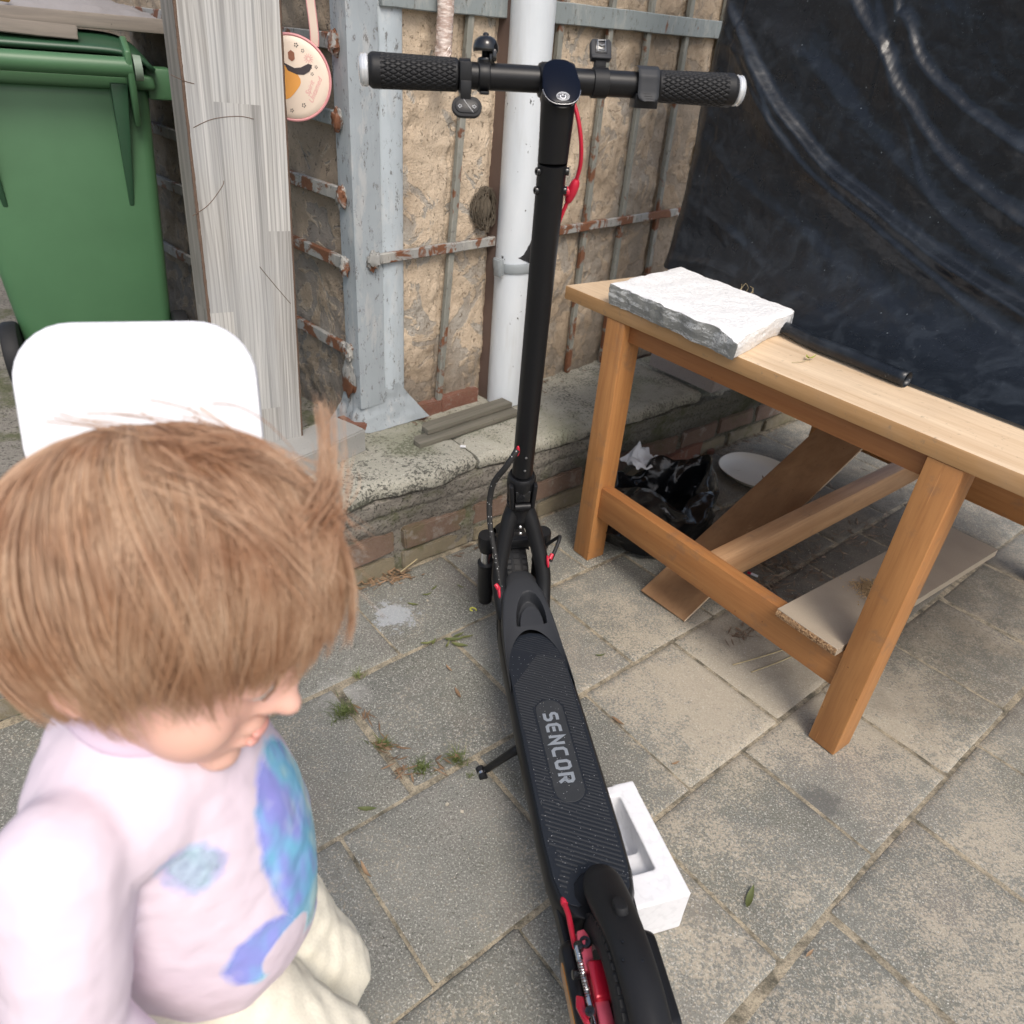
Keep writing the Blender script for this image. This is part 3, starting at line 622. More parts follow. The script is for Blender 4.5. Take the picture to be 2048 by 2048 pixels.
def cap_stone(p0, p1, z0, z1, qf, seed, qb=1.76):
    n = max(8, int((p1 - p0) / .03)); prof = [(qb, z0), (qf + .03, z0 + .004), (qf + .004, z0 + .006), (qf, z0 + .014), (qf, z1 - .018), (qf + .006, z1 - .006), (qf + .02, z1), (qf + .08, z1 + .001), (qf + .16, z1 + .002), (qf + .24, z1), (qb, z1)]
    def fn(u, j):
        k = int(round(j * (len(prof) - 1))); q, z = prof[k]; pp = p0 + (p1 - p0) * u
        if 1 < k < 8: q += .020 * fbm((pp, 0, seed), 6, 4) + .007 * nz((pp, z * 3, seed), 26) + .03 * max(0, nz((pp, 0, seed + 4), 7) - .28)
        endf = min(u, 1 - u) * (p1 - p0)
        if endf < .03 and k >= 5: z -= (.03 - endf) ** 2 * 9
        return pq(pp, q, z + .0025 * nz((pp, q, seed), 17))
    mb = MB().grid(fn, n, len(prof)); m = len(prof)
    mb.f += [tuple(j * n for j in range(m)), tuple(j * n + n - 1 for j in reversed(range(m)))]
    part('cap_stone', mb, M_CAP, kerb, True, ang=55)
cap_stone(-1.5, .25, .252, .3, 1.372, 3); cap_stone(.262, 1.075, .252, .303, 1.362, 1); cap_stone(1.085, 2.04, .25, .298, 1.366, 2); cap_stone(2.055, 3.2, .215, .262, 1.385, 5)

# ------------------------------------------------------------------ shed: rendered walls, angle-iron corner, welded bars
shed = thing('shed', 'old rendered shed wall with a rusty blue grey iron corner post and welded bars', 'shed', Matrix.Translation(CORNER))
BARS = [(.262, .335), (.455, .452), (.632, .646), (.838, .846), (1.022, 1.02), (1.222, 1.21), (1.41, 1.4), (1.6, 1.59), (1.79, 1.78), (1.98, 1.97), (2.17, 2.16)]
def bar_s(i, z): b, t = BARS[i]; return b + (t - b) * (z - .3)
def wp(s, z, o=0.0): return CORNER + WD * s - WN * o + Vector((0, 0, z))       # o = distance out of the right wall
def lp(t, z, o=0.0): return CORNER + LD * t - LN * o + Vector((0, 0, z))       # same for the left wall
def right_face(u, v):
    s = .138 + u * 2.3; z = .27 + v * 1.9
    d = .006 * fbm((s, z, 0), 5, 5) + .004 * fbm((s, z, 5), 24, 4) + .0025 * nz((s, z, 2), 70)
    fl = fbm((s, z, 9), 6.5, 4)
    if fl > .3: d -= .004                                                     # flaked areas sit back
    for i in range(len(BARS)):
        e = bar_s(i, z) - s
        if -.004 < e < .022: d -= .009                                         # the render has come away beside each bar
    return wp(s, z, d)
part('render_right', MB().grid(right_face, 330, 190), M_PLR, shed, True, ang=80)
def left_face(u, v):
    t = .03 + u * 3.4; z = .1 + v * 2.1
    d = .008 * fbm((t, z, 30), 5, 5) + .006 * fbm((t, z, 35), 22, 4) + .003 * nz((t, z, 22), 60)
    if fbm((t, z, 39), 5.5, 4) > .25: d -= .006
    return lp(t, z, d)
part('render_left', MB().grid(left_face, 260, 150), M_PLL, shed, True, ang=80)
core = MB().prism([(v.x, v.y) for v in (wp(.02, 0, -.02) , wp(2.5, 0, -.02), wp(2.5, 0, -.3), lp(3.5, 0, -.3), lp(3.5, 0, -.02))], .1, 2.2)
part('masonry_core', core, M_BRICK, shed, True)
def post_fn(prof, z0, z1, seed, amp=.0018):
    def fn(u, j):
        k = int(round(j * (len(prof) - 1))); v = prof[k]; z = z0 + (z1 - z0) * u
        return v + Vector((0, 0, z)) + (WN + LN) * amp * -nz((v.x * 9, v.y * 9, z), 16, seed)
    return fn
pr = [lp(.048, 0, -.012), lp(.047, 0, .010), lp(.03, 0, .012), lp(.008, 0, .013), wp(.000, 0, .016) - WD * .012, wp(.004, 0, .018), wp(.03, 0, .016), wp(.068, 0, .015), wp(.072, 0, .009), wp(.072, 0, -.012)]
part('corner_post', MB().grid(post_fn(pr, .375, 2.17, 1), 130, len(pr)), M_POST, shed, True, ang=50)
pr = [wp(.071, 0, -.01), wp(.0715, 0, .008), wp(.076, 0, .011), wp(.105, 0, .0125), wp(.134, 0, .011), wp(.1395, 0, .006), wp(.140, 0, -.01)]
part('painted_strip', MB().grid(post_fn(pr, .37, 2.17, 4), 110, len(pr)), M_STRIP, shed, True, ang=50)
def skirt(u, v):      # render splayed out at the foot of the corner
    k = u * 2 - 1; z = .405 - .1 * v; o = .012 + .022 * v * v + .004 * fbm((u * 2, v, 4), 4, 3)
    if k < 0: return lp(-k * .11 * (.55 + .45 * v), z, o)
    return wp(k * .21 * (.55 + .45 * v), z + .02 * k * (1 - v), o)
part('splayed_foot', MB().grid(skirt, 40, 16), M_POST, shed, True, ang=70)
fb = [rough_block(.15, .08, .05, 60 + k) for k in range(2)]
for me in fb: me.materials.append(M_BRICKR)
for i, s in enumerate((.03, .19, .34)):
    o = put('brick', fb[i % 2], None, shed); M = frame(wp(s, .308 + .004 * i, -.018), WD, (0, 0, 1)); o.matrix_local = WM[shed.name].inverted() @ M
def flat_bar(path, w, th, seed, up):
    """Flat bar along a path; w across (along up), th out of the wall."""
    mb = MB(); n = len(path); vs = []
    for i, (pt, nrm) in enumerate(path):
        for a, b in ((-.5, 0), (-.5, 1), (.5, 1), (.5, 0)): vs.append(Vector(pt) + Vector(up) * (w * a + .0012 * nz(pt, 40, seed + a)) + Vector(nrm) * (th * (b - .4) + .0008 * nz(pt, 55, seed + b)))
    fs = [(i * 4 + k, i * 4 + (k + 1) % 4, (i + 1) * 4 + (k + 1) % 4, (i + 1) * 4 + k) for i in range(n - 1) for k in range(4)] + [(3, 2, 1, 0), (4 * n - 4, 4 * n - 3, 4 * n - 2, 4 * n - 1)]
    return mb.add(vs, fs)
for i in range(len(BARS)):
    if i == 1:
        path = [(wp(bar_s(i, z), z, .0), -WN) for z in np.linspace(.29, 2.15, 24)]
        part('upright_channel', flat_bar(path, .022, .055, i, WD), M_BROWN, shed, True); continue
    path = [(wp(bar_s(i, z), z, .006), -WN) for z in np.linspace(.3, 2.15, 40)]
    part('upright_bar', flat_bar(path, .019, .016, i, WD), M_BAR, shed, True, bevel=.002, seg=1)
def rail_r(z0, z1, s0, s1, w, th, o, mat, seed, name='cross_bar'):
    path = [(wp(s, z0 + (z1 - z0) * (s - s0) / (s1 - s0) + .002 * nz((s, seed, 0), 7), o), -WN) for s in np.linspace(s0, s1, 60)]
    part(name, flat_bar(path, w, th, seed, (0, 0, 1)), mat, shed, True, bevel=.002, seg=1)
rail_r(.768, .825, .03, 2.3, .025, .014, .017, M_RUST, 3); rail_r(1.315, 1.36, .075, 2.3, .048, .012, .014, M_BAND, 5, 'cross_band')
for i, z in enumerate((1.219, 1.073, .912, .752, .527)):
    path = [(lp(t, z + .028 * t + .002 * nz((t, i, 0), 6), .010), -LN) for t in np.linspace(.012, 3.3, 60)]
    part('cross_bar', flat_bar(path, .031, .014, i + 20, (0, 0, 1)), M_RUST if i != 1 else M_BAND, shed, True, bevel=.002, seg=1)
def blob(c, r, seed, mat, M):
    mb = MB().ell((0, 0, 0), (1, 1, 1), nu=18, nv=12)
    mb.v = [M @ (Vector((v[0] * r[0], v[1] * r[1], v[2] * r[2])) * (1 + .5 * nz(v, 2.3, seed) + .22 * nz(v, 5, seed))) for v in mb.v]
    part('weld', mb, mat, shed, True)
for i, z in enumerate((1.219, 1.073, .912, .752, .53)): blob(0, (.016, .011, .024), i, M_RUST, frame(lp(.022, z - .002, .02), LD, (0, 0, 1)))
blob(0, (.018, .013, .022), 8, M_RUST, frame(wp(.035, .766, .024), WD, (0, 0, 1))); blob(0, (.03, .006, .045), 9, M_RUST, frame(lp(.03, .45, .018), LD, (0, 0, 1)))

# ------------------------------------------------------------------ down pipe with clamp
pipe = thing('downpipe', 'white painted iron downpipe with chipped paint and a grey clamp', 'drainpipe', Matrix.Translation(wp(.488, .3, .06)))
PC = wp(.488, 0, .062)
def pipe_fn(u, v):
    an = 2 * PI * u; z = .301 + v * 1.85; r = .0555 + .0009 * nz((math.cos(an) * 2, math.sin(an) * 2, z * 3), 3)
    if z < .32: r += .0015 * nz((u * 20, z * 90, 1), 1)
    return PC + Vector((r * math.cos(an), r * math.sin(an), z))
part('pipe', MB().grid(pipe_fn, 40, 90, True), M_PIPE, pipe, True)
CM = frame(PC + Vector((0, 0, .722)), WD, Vector((0, 0, 1)) + WD * -.1)
clamp = part('clamp', MB().lathe([(.0565, -.013), (.0605, -.013), (.062, -.008), (.062, .008), (.0605, .013), (.0565, .013)], 40, CM, True), M_CAL, pipe, True)
part('clamp_ear', MB().box((-.071, -.012, .006), (.02, .022, .045), CM).box((-.076, -.012, .006), (.005, .03, .052), CM), M_CAL, pipe, True, bevel=.003)
mb = MB()
for dx, dz, r in ((.022, -.032, .013), (.03, -.044, .011), (.012, -.026, .01), (.03, -.026, .012), (.036, -.056, .008)): mb.ell((dx, -.056 + .3 * dx * dx, dz), (r, r * .5, r * 1.1), CM, 10, 7)
me = fuse(mb, 'torn_rubber', .003, 2); put('torn_rubber', me, M_RUB, pipe, True)
part('rubber_gasket', MB().lathe([(.0562, .013), (.060, .014), (.0605, .05), (.058, .075), (.0562, .075)], 40, CM @ Matrix.Rotation(.45, 4, 'Y'), True), M_RUB, pipe, True)

# straw nest wedged beside the pipe
def tangle(name, label, cat, c, r, n, mat, seed, squash=(1, .45, 1.25), rad=.0009):
    rs = np.random.default_rng(seed); mb = MB(); X = WD; Y = -WN
    for k in range(n):
        th = rs.random() * 2 * PI; ph = rs.normal(0, .7); pts = []
        for j in range(6):
            th += rs.normal(.45, .25); ph += rs.normal(0, .2); rr = r * (.75 + .35 * rs.random())
            pts.append(Vector(c) + X * rr * math.cos(th) * math.cos(ph) * squash[0] + Y * rr * math.sin(ph) * squash[1] + Vector((0, 0, rr * math.sin(th) * squash[2])))
        mb.tube(spline(pts, 3), rad, 4)
    mb.ell((0, 0, 0), (1, 1, 1), frame(c, X, (0, 0, 1)) @ Matrix.Diagonal((r * .62, r * .3, r * .8, 1)), 14, 9) if n > 20 else None
    return tag(part(name, mb, mat, None, True), label, cat)
tangle('straw_nest', 'dark straw nest stuck to the wall beside the white pipe', 'nest', wp(.405, .865, .012), .043, 90, M_TWIG, 3)

# broom stick hanging on the wall, wrapped in film
stick = thing('broom_handle', 'wooden pole partly wrapped in clear film hanging behind the left grip', 'pole', Matrix.Translation(wp(.222, 1.15, .05)))
a_, b_ = wp(.22, 1.165, .05), wp(.275, 2.0, .03)
part('pole', MB().tube([a_ + (b_ - a_) * k / 10 for k in range(11)], .0165, 16), M_STICK, stick, True)
def film(u, v):
    an = 2 * PI * u; p = a_ + (b_ - a_) * (.045 + .85 * v * v + .02 * math.sin(an * 2) * (1 - v)); r = .0188 + .0022 * nz((math.cos(an) * 1.5, math.sin(an) * 1.5, v * 60), 2) * (v < .4)
    return p + WD * r * math.cos(an) - WN * r * math.sin(an)
part('film_wrap', MB().grid(film, 28, 80, True), M_FILM, stick, True)
# ================================================================== THE SCOOTER (local x forward, y left, z up, leaning three degrees onto its stand)
hd, ln = math.radians(101.5), math.radians(3.0)
sx = Vector((math.cos(hd), math.sin(hd), 0)); sy0 = Vector((-math.sin(hd), math.cos(hd), 0)); sz0 = Vector((0, 0, 1))
sy = sy0 * math.cos(ln) - sz0 * math.sin(ln); sz = sy0 * math.sin(ln) + sz0 * math.cos(ln)
SM = Matrix((sx, sy, sz)).transposed().to_4x4(); SM.translation = Vector((.214, .488, 0))
sco = thing('electric_scooter', 'matte black electric kick scooter with red brake parts leaning on its stand', 'scooter', SM)
V = Vector
# --- deck: outline half-width along x, lofted through the section
DECK = [(.112, .030), (.118, .042), (.13, .052), (.15, .0605), (.18, .0655), (.25, .0675), (.5, .0675), (.66, .066), (.74, .0635), (.8, .058), (.86, .049), (.9, .041)]
def deck_half(x):
    for (x0, w0), (x1, w1) in zip(DECK, DECK[1:]):
        if x <= x1: return w0 + (w1 - w0) * max(0, (x - x0) / (x1 - x0))
    return DECK[-1][1]
def rise(x): return 0 if x < .66 else .050 * min(1, (x - .66) / .22) ** 1.4
SEC = [(0.0, .0), (.62, .0), (.80, .0), (.90, -.0008), (.965, -.004), (1.02, -.011), (1.06, -.022), (1.06, -.034), (.98, -.047), (.8, -.052), (0, -.052)]
xs = sorted(set([d[0] for d in DECK] + list(np.linspace(.2, .9, 36))))
def deck_fn(u, j):
    i = int(round(u * (len(SEC) * 2 - 2))); sgn = 1
    if i >= len(SEC): i = 2 * len(SEC) - 2 - i; sgn = -1
    k = int(round(j * (len(xs) - 1))); x = xs[k]; h = deck_half(x); f, dz = SEC[i]
    return V((x, sgn * f * h, .1645 + dz - (max(0, x - .64) * .12 if dz > -.03 else 0)))
mb = MB().grid(deck_fn, 2 * len(SEC) - 1, len(xs)); n = 2 * len(SEC) - 1
mb.f += [tuple(range(n)), tuple((len(xs) - 1) * n + i for i in reversed(range(n)))]
part('deck', mb, M_BLK, sco, ang=50)
# --- mat with ridges and logo pad
def mat_outline():
    pts = []
    L = [(.128, .030), (.134, .043), (.15, .0535), (.18, .0595), (.25, .0618), (.5, .0618), (.63, .0605), (.66, .057), (.69, .048), (.71, .037), (.722, .022), (.727, 0)]
    pts = [(x, -y) for x, y in L] + [(x, y) for x, y in L[-2::-1]]
    # notch round the fender at the rear
    pts += [(.13, .026), (.145, .033), (.165, .030), (.178, .016), (.181, 0), (.178, -.018), (.165, -.034), (.145, -.037), (.13, -.031)][::1]
    return pts
mo = mat_outline()
def mat_half(x):
    best = 0
    for (x0, y0), (x1, y1) in zip(mo, mo[1:]):
        if min(x0, x1) <= x <= max(x0, x1) and abs(x1 - x0) > 1e-9:
            y = y0 + (y1 - y0) * (x - x0) / (x1 - x0); best = max(best, abs(y))
    return best
mat_o = part('deck_mat', MB().prism(mo, .1640, .1668), M_MAT, sco, bevel=.0008, seg=1)
ZT = .1668
rb = MB(); rs = np.random.default_rng(5)
def ridge(xc, ya, yb, w, h):
    """one raised line across the mat, slanting forward to the left; clipped to the mat by its half width"""
    k = .5; seg = []
    for y in np.linspace(ya, yb, 25):
        x = xc + k * y; hh = mat_half(x) - .0035
        capsule = (.302 < x < .532) and abs(y) < (.0285 if .33 < x < .505 else .0285 * math.sqrt(max(0, 1 - ((abs(x - .417) - .088) / .028) ** 2)))
        notch = math.hypot(x - .15, y + .003) < .042
        ok = hh > 0 and abs(y) < hh and not capsule and not notch and x < .715 and x > .15
        if ok: seg.append((x, y))
        if (not ok or y == yb) and len(seg) > 1:
            rb.ribbon([seg[0], seg[-1]], w, ZT - .0003, ZT + h); seg = []
        elif not ok: seg = []
x = .13
while x < .745:
    t = (x - .13) / .6
    if .44 < x < .66: ya, yb, w, h = -.06, .062 - max(0, (x - .54)) * .55, .0036, .0014       # bold lines ahead of the logo
    elif x <= .44 and x > .28: ya, yb, w, h = -.06, .06, .0026, .0009
    elif x <= .28: ya, yb, w, h = -.06, .045 + .015 * rs.random(), .0030, .001
    else: ya, yb, w, h = -.06, .06, .0009, .0005
    ridge(x, ya, yb, w, h)
    if w > .002: 
        for yy in (ya - .0, yb):  pass
    x += .0072 if x > .28 else .0085
part('ridge', rb, M_RIDGE, mat_o)
for rr in (0,):
    cap = [(.417 + .088 + .0265 * math.cos(a), .0265 * math.sin(a)) for a in np.linspace(-PI / 2, PI / 2, 16)] + [(.417 - .0875 + .0265 * math.cos(a), .0265 * math.sin(a)) for a in np.linspace(PI / 2, 3 * PI / 2, 16)]
    part('logo_pad', MB().prism(cap, ZT - .0004, ZT + .0009), M_PAD, mat_o, bevel=.0005, seg=1)
# lettering S E N C O R in squared techno strokes; pen space: x along the word (towards the rear), y up (towards the right side)
LET = {'S': [[(1, 1), (.28, 1), (.08, .86), (.08, .66), (.28, .52), (.74, .52), (.94, .38), (.94, .14), (.74, 0), (.0, 0)]],
       'E': [[(1, 1), (.28, 1), (.05, .82), (.05, .18), (.28, 0), (1, 0)], [(.3, .5), (.95, .5)]],
       'N': [[(.06, -.07), (.06, 1), (.94, 0), (.94, 1.07)]],
       'C': [[(1, 1), (.28, 1), (.05, .82), (.05, .18), (.28, 0), (1, 0)]],
       'O': [[(.5, 1), (.24, 1), (.05, .82), (.05, .18), (.24, 0), (.76, 0), (.95, .18), (.95, .82), (.76, 1), (.48, 1)]],
       'R': [[(.06, -.07), (.06, 1), (.72, 1), (.93, .86), (.93, .58), (.72, .44), (.3, .44)], [(.5, .44), (.96, -.07)]]}
LM = Matrix(((-1, 0, 0, .5005), (0, -1, 0, -.0125 + .0005), (0, 0, 1, 0), (0, 0, 0, 1))) @ Matrix.Identity(4)
lb = MB(); cw, gap, ch, sw = .0215, .0062, .0235, .0060
for i, L_ in enumerate('SENCOR'):
    for st in LET[L_]: lb.ribbon([(i * (cw + gap) + .002 + px * (cw - .004), py * ch - ch / 2 - .0125) for px, py in st], sw, ZT + .0007, ZT + .00125, LM)
part('lettering', lb, M_LOGO, mat_o)
dm = MB()      # drops and crumbs lying on the deck
for k in range(330):
    x = .16 + .5 * rs.random() ** 1.3; y = rs.uniform(-.06, .06); r = rs.uniform(.00022, .00062)
    if math.hypot(x - .13, y) < .05: continue
    dm.add([(x + r, y, ZT + .0012), (x, y + r, ZT + .0012), (x - r, y, ZT + .0012), (x, y - r, ZT + .0012), (x, y, ZT + .0012 + r)], [(0, 1, 4), (1, 2, 4), (2, 3, 4), (3, 0, 4)])
o = part('crumbs', dm, M_WPRINT, sco); o['kind'] = 'stuff'
# --- nose piece: grey-black plastic saddle in front of the mat, with a scooped crescent
def nose_edge(th, k):
    """k = 0: along the front of the mat; k = 1: the outer edge"""
    c, s_ = abs(math.cos(th)), math.sin(th); sg = 1 if s_ >= 0 else -1
    xi, yi = .585 + .1415 * c, .0625 * s_
    xo, yo = .56 + .318 * c ** .72, .0652 * sg * abs(s_) ** .62 * (1 - .10 * c)
    return xi * (1 - k) + xo * k, yi * (1 - k) + yo * k
def scoop(x, y):
    """depth of the hand-sized scoop below the skin: flush at its tips, a deep slot under its front wall"""
    yc = y + .006 + (x - .72) * .05
    if x < .735: return 0
    f = ((x - .735) / .082) ** 2 + (yc / .0335) ** 2; g = ((x - .735) / .048) ** 2 + (yc / .0255) ** 2
    if f > 1: return 0
    if g < 1: return .004 * min(1, (x - .735) / .04)
    return .026 * min(1, (1 - f) * 7) * min(1, (x - .732) / .02)
def nose_fn(u, v):
    th = (u - .5) * PI * .997
    if v > .86:
        x, y = nose_edge(th, 1.0); f = (v - .86) / .14; z = .1652 + rise(x) - .004 - .052 * f; k = 1 + .03 * f
        return V((x + .006 * f * abs(math.cos(th)), y * k, max(z, .118)))
    k = v / .86; x, y = nose_edge(th, k); dome = math.sin(min(1, k * 1.15) * PI * .62) * .0125 * abs(math.cos(th)) ** .5
    z = .1652 + rise(x) + .0018 + dome - .007 * max(0, (k - .8) / .2) ** 2
    return V((x, y, z - scoop(x, y)))
part('nose_cover', MB().grid(nose_fn, 240, 150), M_NOSE, sco, ang=55)
# --- front frame: two tubes from the head to the deck nose
HEAD = V((.893, 0, .425)); ax = V((-.27, 0, .963)).normalized()
for sgn in (1, -1):
    path = spline([(.897, .010 * sgn, .39), (.886, .025 * sgn, .352), (.868, .0405 * sgn, .29), (.848, .0505 * sgn, .235), (.828, .0495 * sgn, .19), (.80, .045 * sgn, .15)], 8)
    part('frame_tube', MB().tube(path, [.0185 - .003 * (k / (len(path) - 1)) for k in range(len(path))], 18), M_BLK, sco)
part('frame_gusset', MB().prism([(-.010, -.03), (.010, -.03), (.016, .02), (-.016, .02)], -.008, .008, frame((.889, 0, .352), (0, 1, 0), (-1, 0, -.3))), M_BLK, sco, bevel=.003)
for k in range(2): part('gusset_screw', MB().lathe([(.0035, 0), (.0035, .003), (.002, .004)], 10, frame((.8795 - .004 * k, 0, .342 - .014 * k), (0, 1, 0), (-1, 0, .2))), M_CHROME, sco)
part('head_tube', MB().lathe([(.0265, 0), (.029, .003), (.029, .008), (.0275, .011), (.0265, .038), (.029, .041), (.0295, .047), (.027, .05)], 36, frame(V((.905, 0, .358)), (1, 0, 0), ax)), M_BLK, sco)
# --- fork crown, two suspension legs, front wheel
part('fork_crown', MB().beam((.945, -.066, .262), (.945, .066, .262), .036, .024).beam((.945, -.068, .262), (.945, .068, .262), .026, .03), M_BLK, sco, bevel=.006)
for sgn in (1, -1):
    top, bot = V((.945, .066 * sgn, .275)), V((.975, .066 * sgn, .075)); d = (bot - top).normalized(); fm = frame(top, (0, 1, 0), d)
    lg = part('fork_leg', MB().lathe([(.0165, .078), (.0205, .080), (.0212, .086), (.0195, .092), (.0195, .19), (.017, .2), (.017, .215), (.01, .218)], 28, fm), M_BLK, sco)
    part('stanchion', MB().lathe([(.0145, .0), (.0145, .085)], 24, fm), M_CHROME, lg)
    part('crown_cap', MB().lathe([(.019, -.008), (.0205, -.003), (.0205, .028), (.017, .034), (.017, .04)], 28, fm), M_BLK, lg)
def wheel(cx, w_tread, parent_name, rim_mat):
    wm = frame((cx, 0, .127), (1, 0, 0), (0, 1, 0))
    wo = part('wheel', MB().lathe([(.082, -.018), (.086, -.026), (.096, -.0285), (.108, -.0285), (.117, -.024), (.1225, -.015), (.125, -.006), (.125, .006), (.1225, .015), (.117, .024), (.108, .0285), (.096, .0285), (.086, .026), (.082, .018)], 72, wm, True), M_RUB, sco, ang=30)
    tb = MB()
    for k in range(56):
        a = 2 * PI * k / 56
        for s in (1, -1):
            m = wm @ Matrix.Rotation(a + (.03 if s > 0 else 0), 4, 'Z')
            tb.hexa([(.1205, s * 0.0 + y0, z0) for y0, z0 in ((-.0048, s * .012), (.0048, s * .012), (.0048, s * .0235), (-.0048, s * .0235))] if s > 0 else [(.1205, y0, z0) for y0, z0 in ((-.0048, s * .0235), (.0048, s * .0235), (.0048, s * .012), (-.0048, s * .012))], m) if False else tb.box((.1207 - .001, 0, s * .0178), (.0062, .0088, .0115), m)
        m = wm @ Matrix.Rotation(a, 4, 'Z'); tb.box((.1245, 0, 0), (.0042, .0095, .0135), m)
    part('tread', tb, M_RUB, wo)
    part('rim', MB().lathe([(.083, -.019), (.078, -.021), (.070, -.017), (.03, -.020), (.02, -.03), (.02, .03), (.03, .020), (.070, .017), (.078, .021), (.083, .019)], 60, wm, True), M_BLK, wo, ang=30)
    part('rim_stripe', MB().lathe([(.0775, .0212), (.0845, .0222), (.0845, .0206), (.0775, .0200)], 60, wm, True).lathe([(.0775, -.0212), (.0845, -.0222), (.0845, -.0206), (.0775, -.0200)], 60, wm, True), rim_mat, wo)
    return wo
wheel(0, .05, 'rear', M_REDM); wheel(.985, .05, 'front', M_REDM)
ff = MB()
def ffn(u, v):
    an = math.radians(-5 + 120 * v); c = (u * 2 - 1); return V((.985 + .138 * math.cos(an) * (1 - .12 * c * c), .034 * c, .127 + .138 * math.sin(an) * (1 - .12 * c * c)))
part('front_mudguard', ff.grid(ffn, 13, 24), M_BLKT, sco)
part('motor_cable', MB().tube(spline([(.935, -.058, .235), (.905, -.088, .285), (.885, -.093, .30), (.85, -.066, .262)], 8), .0042, 10), M_BLKT, sco)
# --- folding joint and stem
jm = frame(HEAD - ax * .012, (1, 0, 0), ax)      # local x = forward, z along the stem
part('folding_joint', MB().lathe([(.0265, -.006), (.0285, -.003), (.0285, .008), (.0275, .012), (.029, .018), (.0315, .04), (.0305, .058), (.0275, .066), (.0255, .068), (.0235, .066)], 40, jm), M_BLK, sco)
lv = part('latch_yoke', MB().hexa([(-.040, -.0265, -.002), (-.020, -.0265, -.002), (-.020, -.0170, -.002), (-.040, -.0170, -.002), (-.031, -.0305, .058), (-.016, -.0305, .058), (-.016, -.0215, .058), (-.031, -.0215, .058)], jm).hexa([(-.040, .0170, -.002), (-.020, .0170, -.002), (-.020, .0265, -.002), (-.040, .0265, -.002), (-.031, .0215, .058), (-.016, .0215, .058), (-.016, .0305, .058), (-.031, .0305, .058)], jm), M_BLK, sco, bevel=.0026)
part('latch_pin', MB().tube([jm @ V((-.036, -.0165, .004)), jm @ V((-.036, .0165, .004))], .0078, 20), M_BLK, lv)
part('latch_plate', MB().hexa([(-.036, -.0155, .016), (-.02, -.0155, .016), (-.02, .0155, .016), (-.036, .0155, .016), (-.0295, -.0165, .042), (-.016, -.0165, .042), (-.016, .0165, .042), (-.0295, .0165, .042)], jm), M_GLOSSB, lv, bevel=.002)
STEM0 = HEAD + ax * .06; STEM1 = V((.7185, 0, 1.095)); sax = (STEM1 - STEM0).normalized()
stm = part('stem', MB().lathe([(.0218, 0), (.0218, (STEM1 - STEM0).length)], 48, frame(STEM0, (1, 0, 0), sax)), M_BLK, sco)
for hgt in (.026, .062): part('rivet', MB().lathe([(.0026, 0), (.0026, .0015), (.0014, .0022)], 10, frame(STEM0 + sax * hgt + V((-.0215, .0, -.006)), (0, 1, 0), (-1, 0, -.28))), M_STEEL, stm)

for hgt in (-.012, -.040):
    for sgn in (1, -1):
        part('clamp_bolt', MB().lathe([(.006, 0), (.006, .004), (.0052, .0055), (.003, .0055), (.003, .003)], 18, frame(STEM1 + sax * hgt + V((-.006, .0195 * sgn, 0)), (1, 0, 0), (-.3, sgn, 0))), M_GLOSSB, stm)
# stem head: tapering shell that carries the sloping display
def head_fn(u, v):
    an = 2 * PI * u; r0 = .0222; c, s_ = math.cos(an), math.sin(an)
    k = v; ry = r0 + .0035 * k ** 1.5; rx = r0 + .004 * k
    p = STEM1 + sax * (.1 * v); q = p + V((rx * c, 0, -rx * c * sax.x / sax.z * 0)) + V((0, ry * s_, 0))
    topz = 1.190 + (q.x - .688) * 1.05                       # sloping cut of the display
    if v > .55: f = (v - .55) / .45; zt = topz; q = V((q.x, q.y, q.z * (1 - f) + zt * f)) if c > -2 else q
    return q
hs_ = part('stem_head', MB().grid(head_fn, 48, 26, True), M_BLK, sco)
CUT = V((1, 0, 1.05)).normalized(); DN = V((-1.05, 0, 1)).normalized(); Dc = V((.687, 0, 1.1945))
DM = frame(Dc, CUT, DN)                                        # display frame: x up the slope, y to the left, z out
def display_outline(k=1.0):
    pts = []
    for a in np.linspace(0, 2 * PI, 48, endpoint=False):
        c, s_ = math.cos(a), math.sin(a); e = 2.6
        pts.append((k * (.0345 * math.copysign(abs(c) ** (2 / e), c)) + .004, k * (.0268 - .0016 * (c > 0)) * math.copysign(abs(s_) ** (2 / e), s_)))
    return pts
part('display', MB().prism(display_outline(), -.006, .0035, DM), M_SCREEN, sco, bevel=.0016)
rim = [DM @ V((x, y, .0012)) for x, y in display_outline(1.012) if x < -.004]
rim.sort(key=lambda p: p.y)
part('display_trim', MB().tube([SMv for SMv in rim], .00045, 6), M_CHROME, sco)
ic = MB().tube([DM @ V((-.0205 + .0062 * math.cos(a), .0085 * math.sin(a), .0036)) for a in np.linspace(0, 2 * PI, 40, endpoint=False)], .00045, 6, closed=True)
ic.tube([DM @ V((-.0205 + .0048 * math.cos(a), .0066 * math.sin(a), .0036)) for a in np.linspace(0, 2 * PI, 40, endpoint=False)], .0003, 6, closed=True)
ic.tube([DM @ V((-.0208 + .0029 * math.cos(a), .0038 * math.sin(a), .0036)) for a in np.linspace(.75, 2 * PI - .75, 24)], .0009, 6)
ic.tube([DM @ V((-.0205, 0, .0036)), DM @ V((-.0172, 0, .0036))], .0009, 6)
part('power_icon', ic, M_WPRINT, sco)
part('bar_shell', MB().tube([(.722, -.026, 1.1985), (.722, .026, 1.1985)], .0225, 28).box((.705, 0, 1.186), (.03, .047, .034)), M_BLK, hs_, bevel=.006)
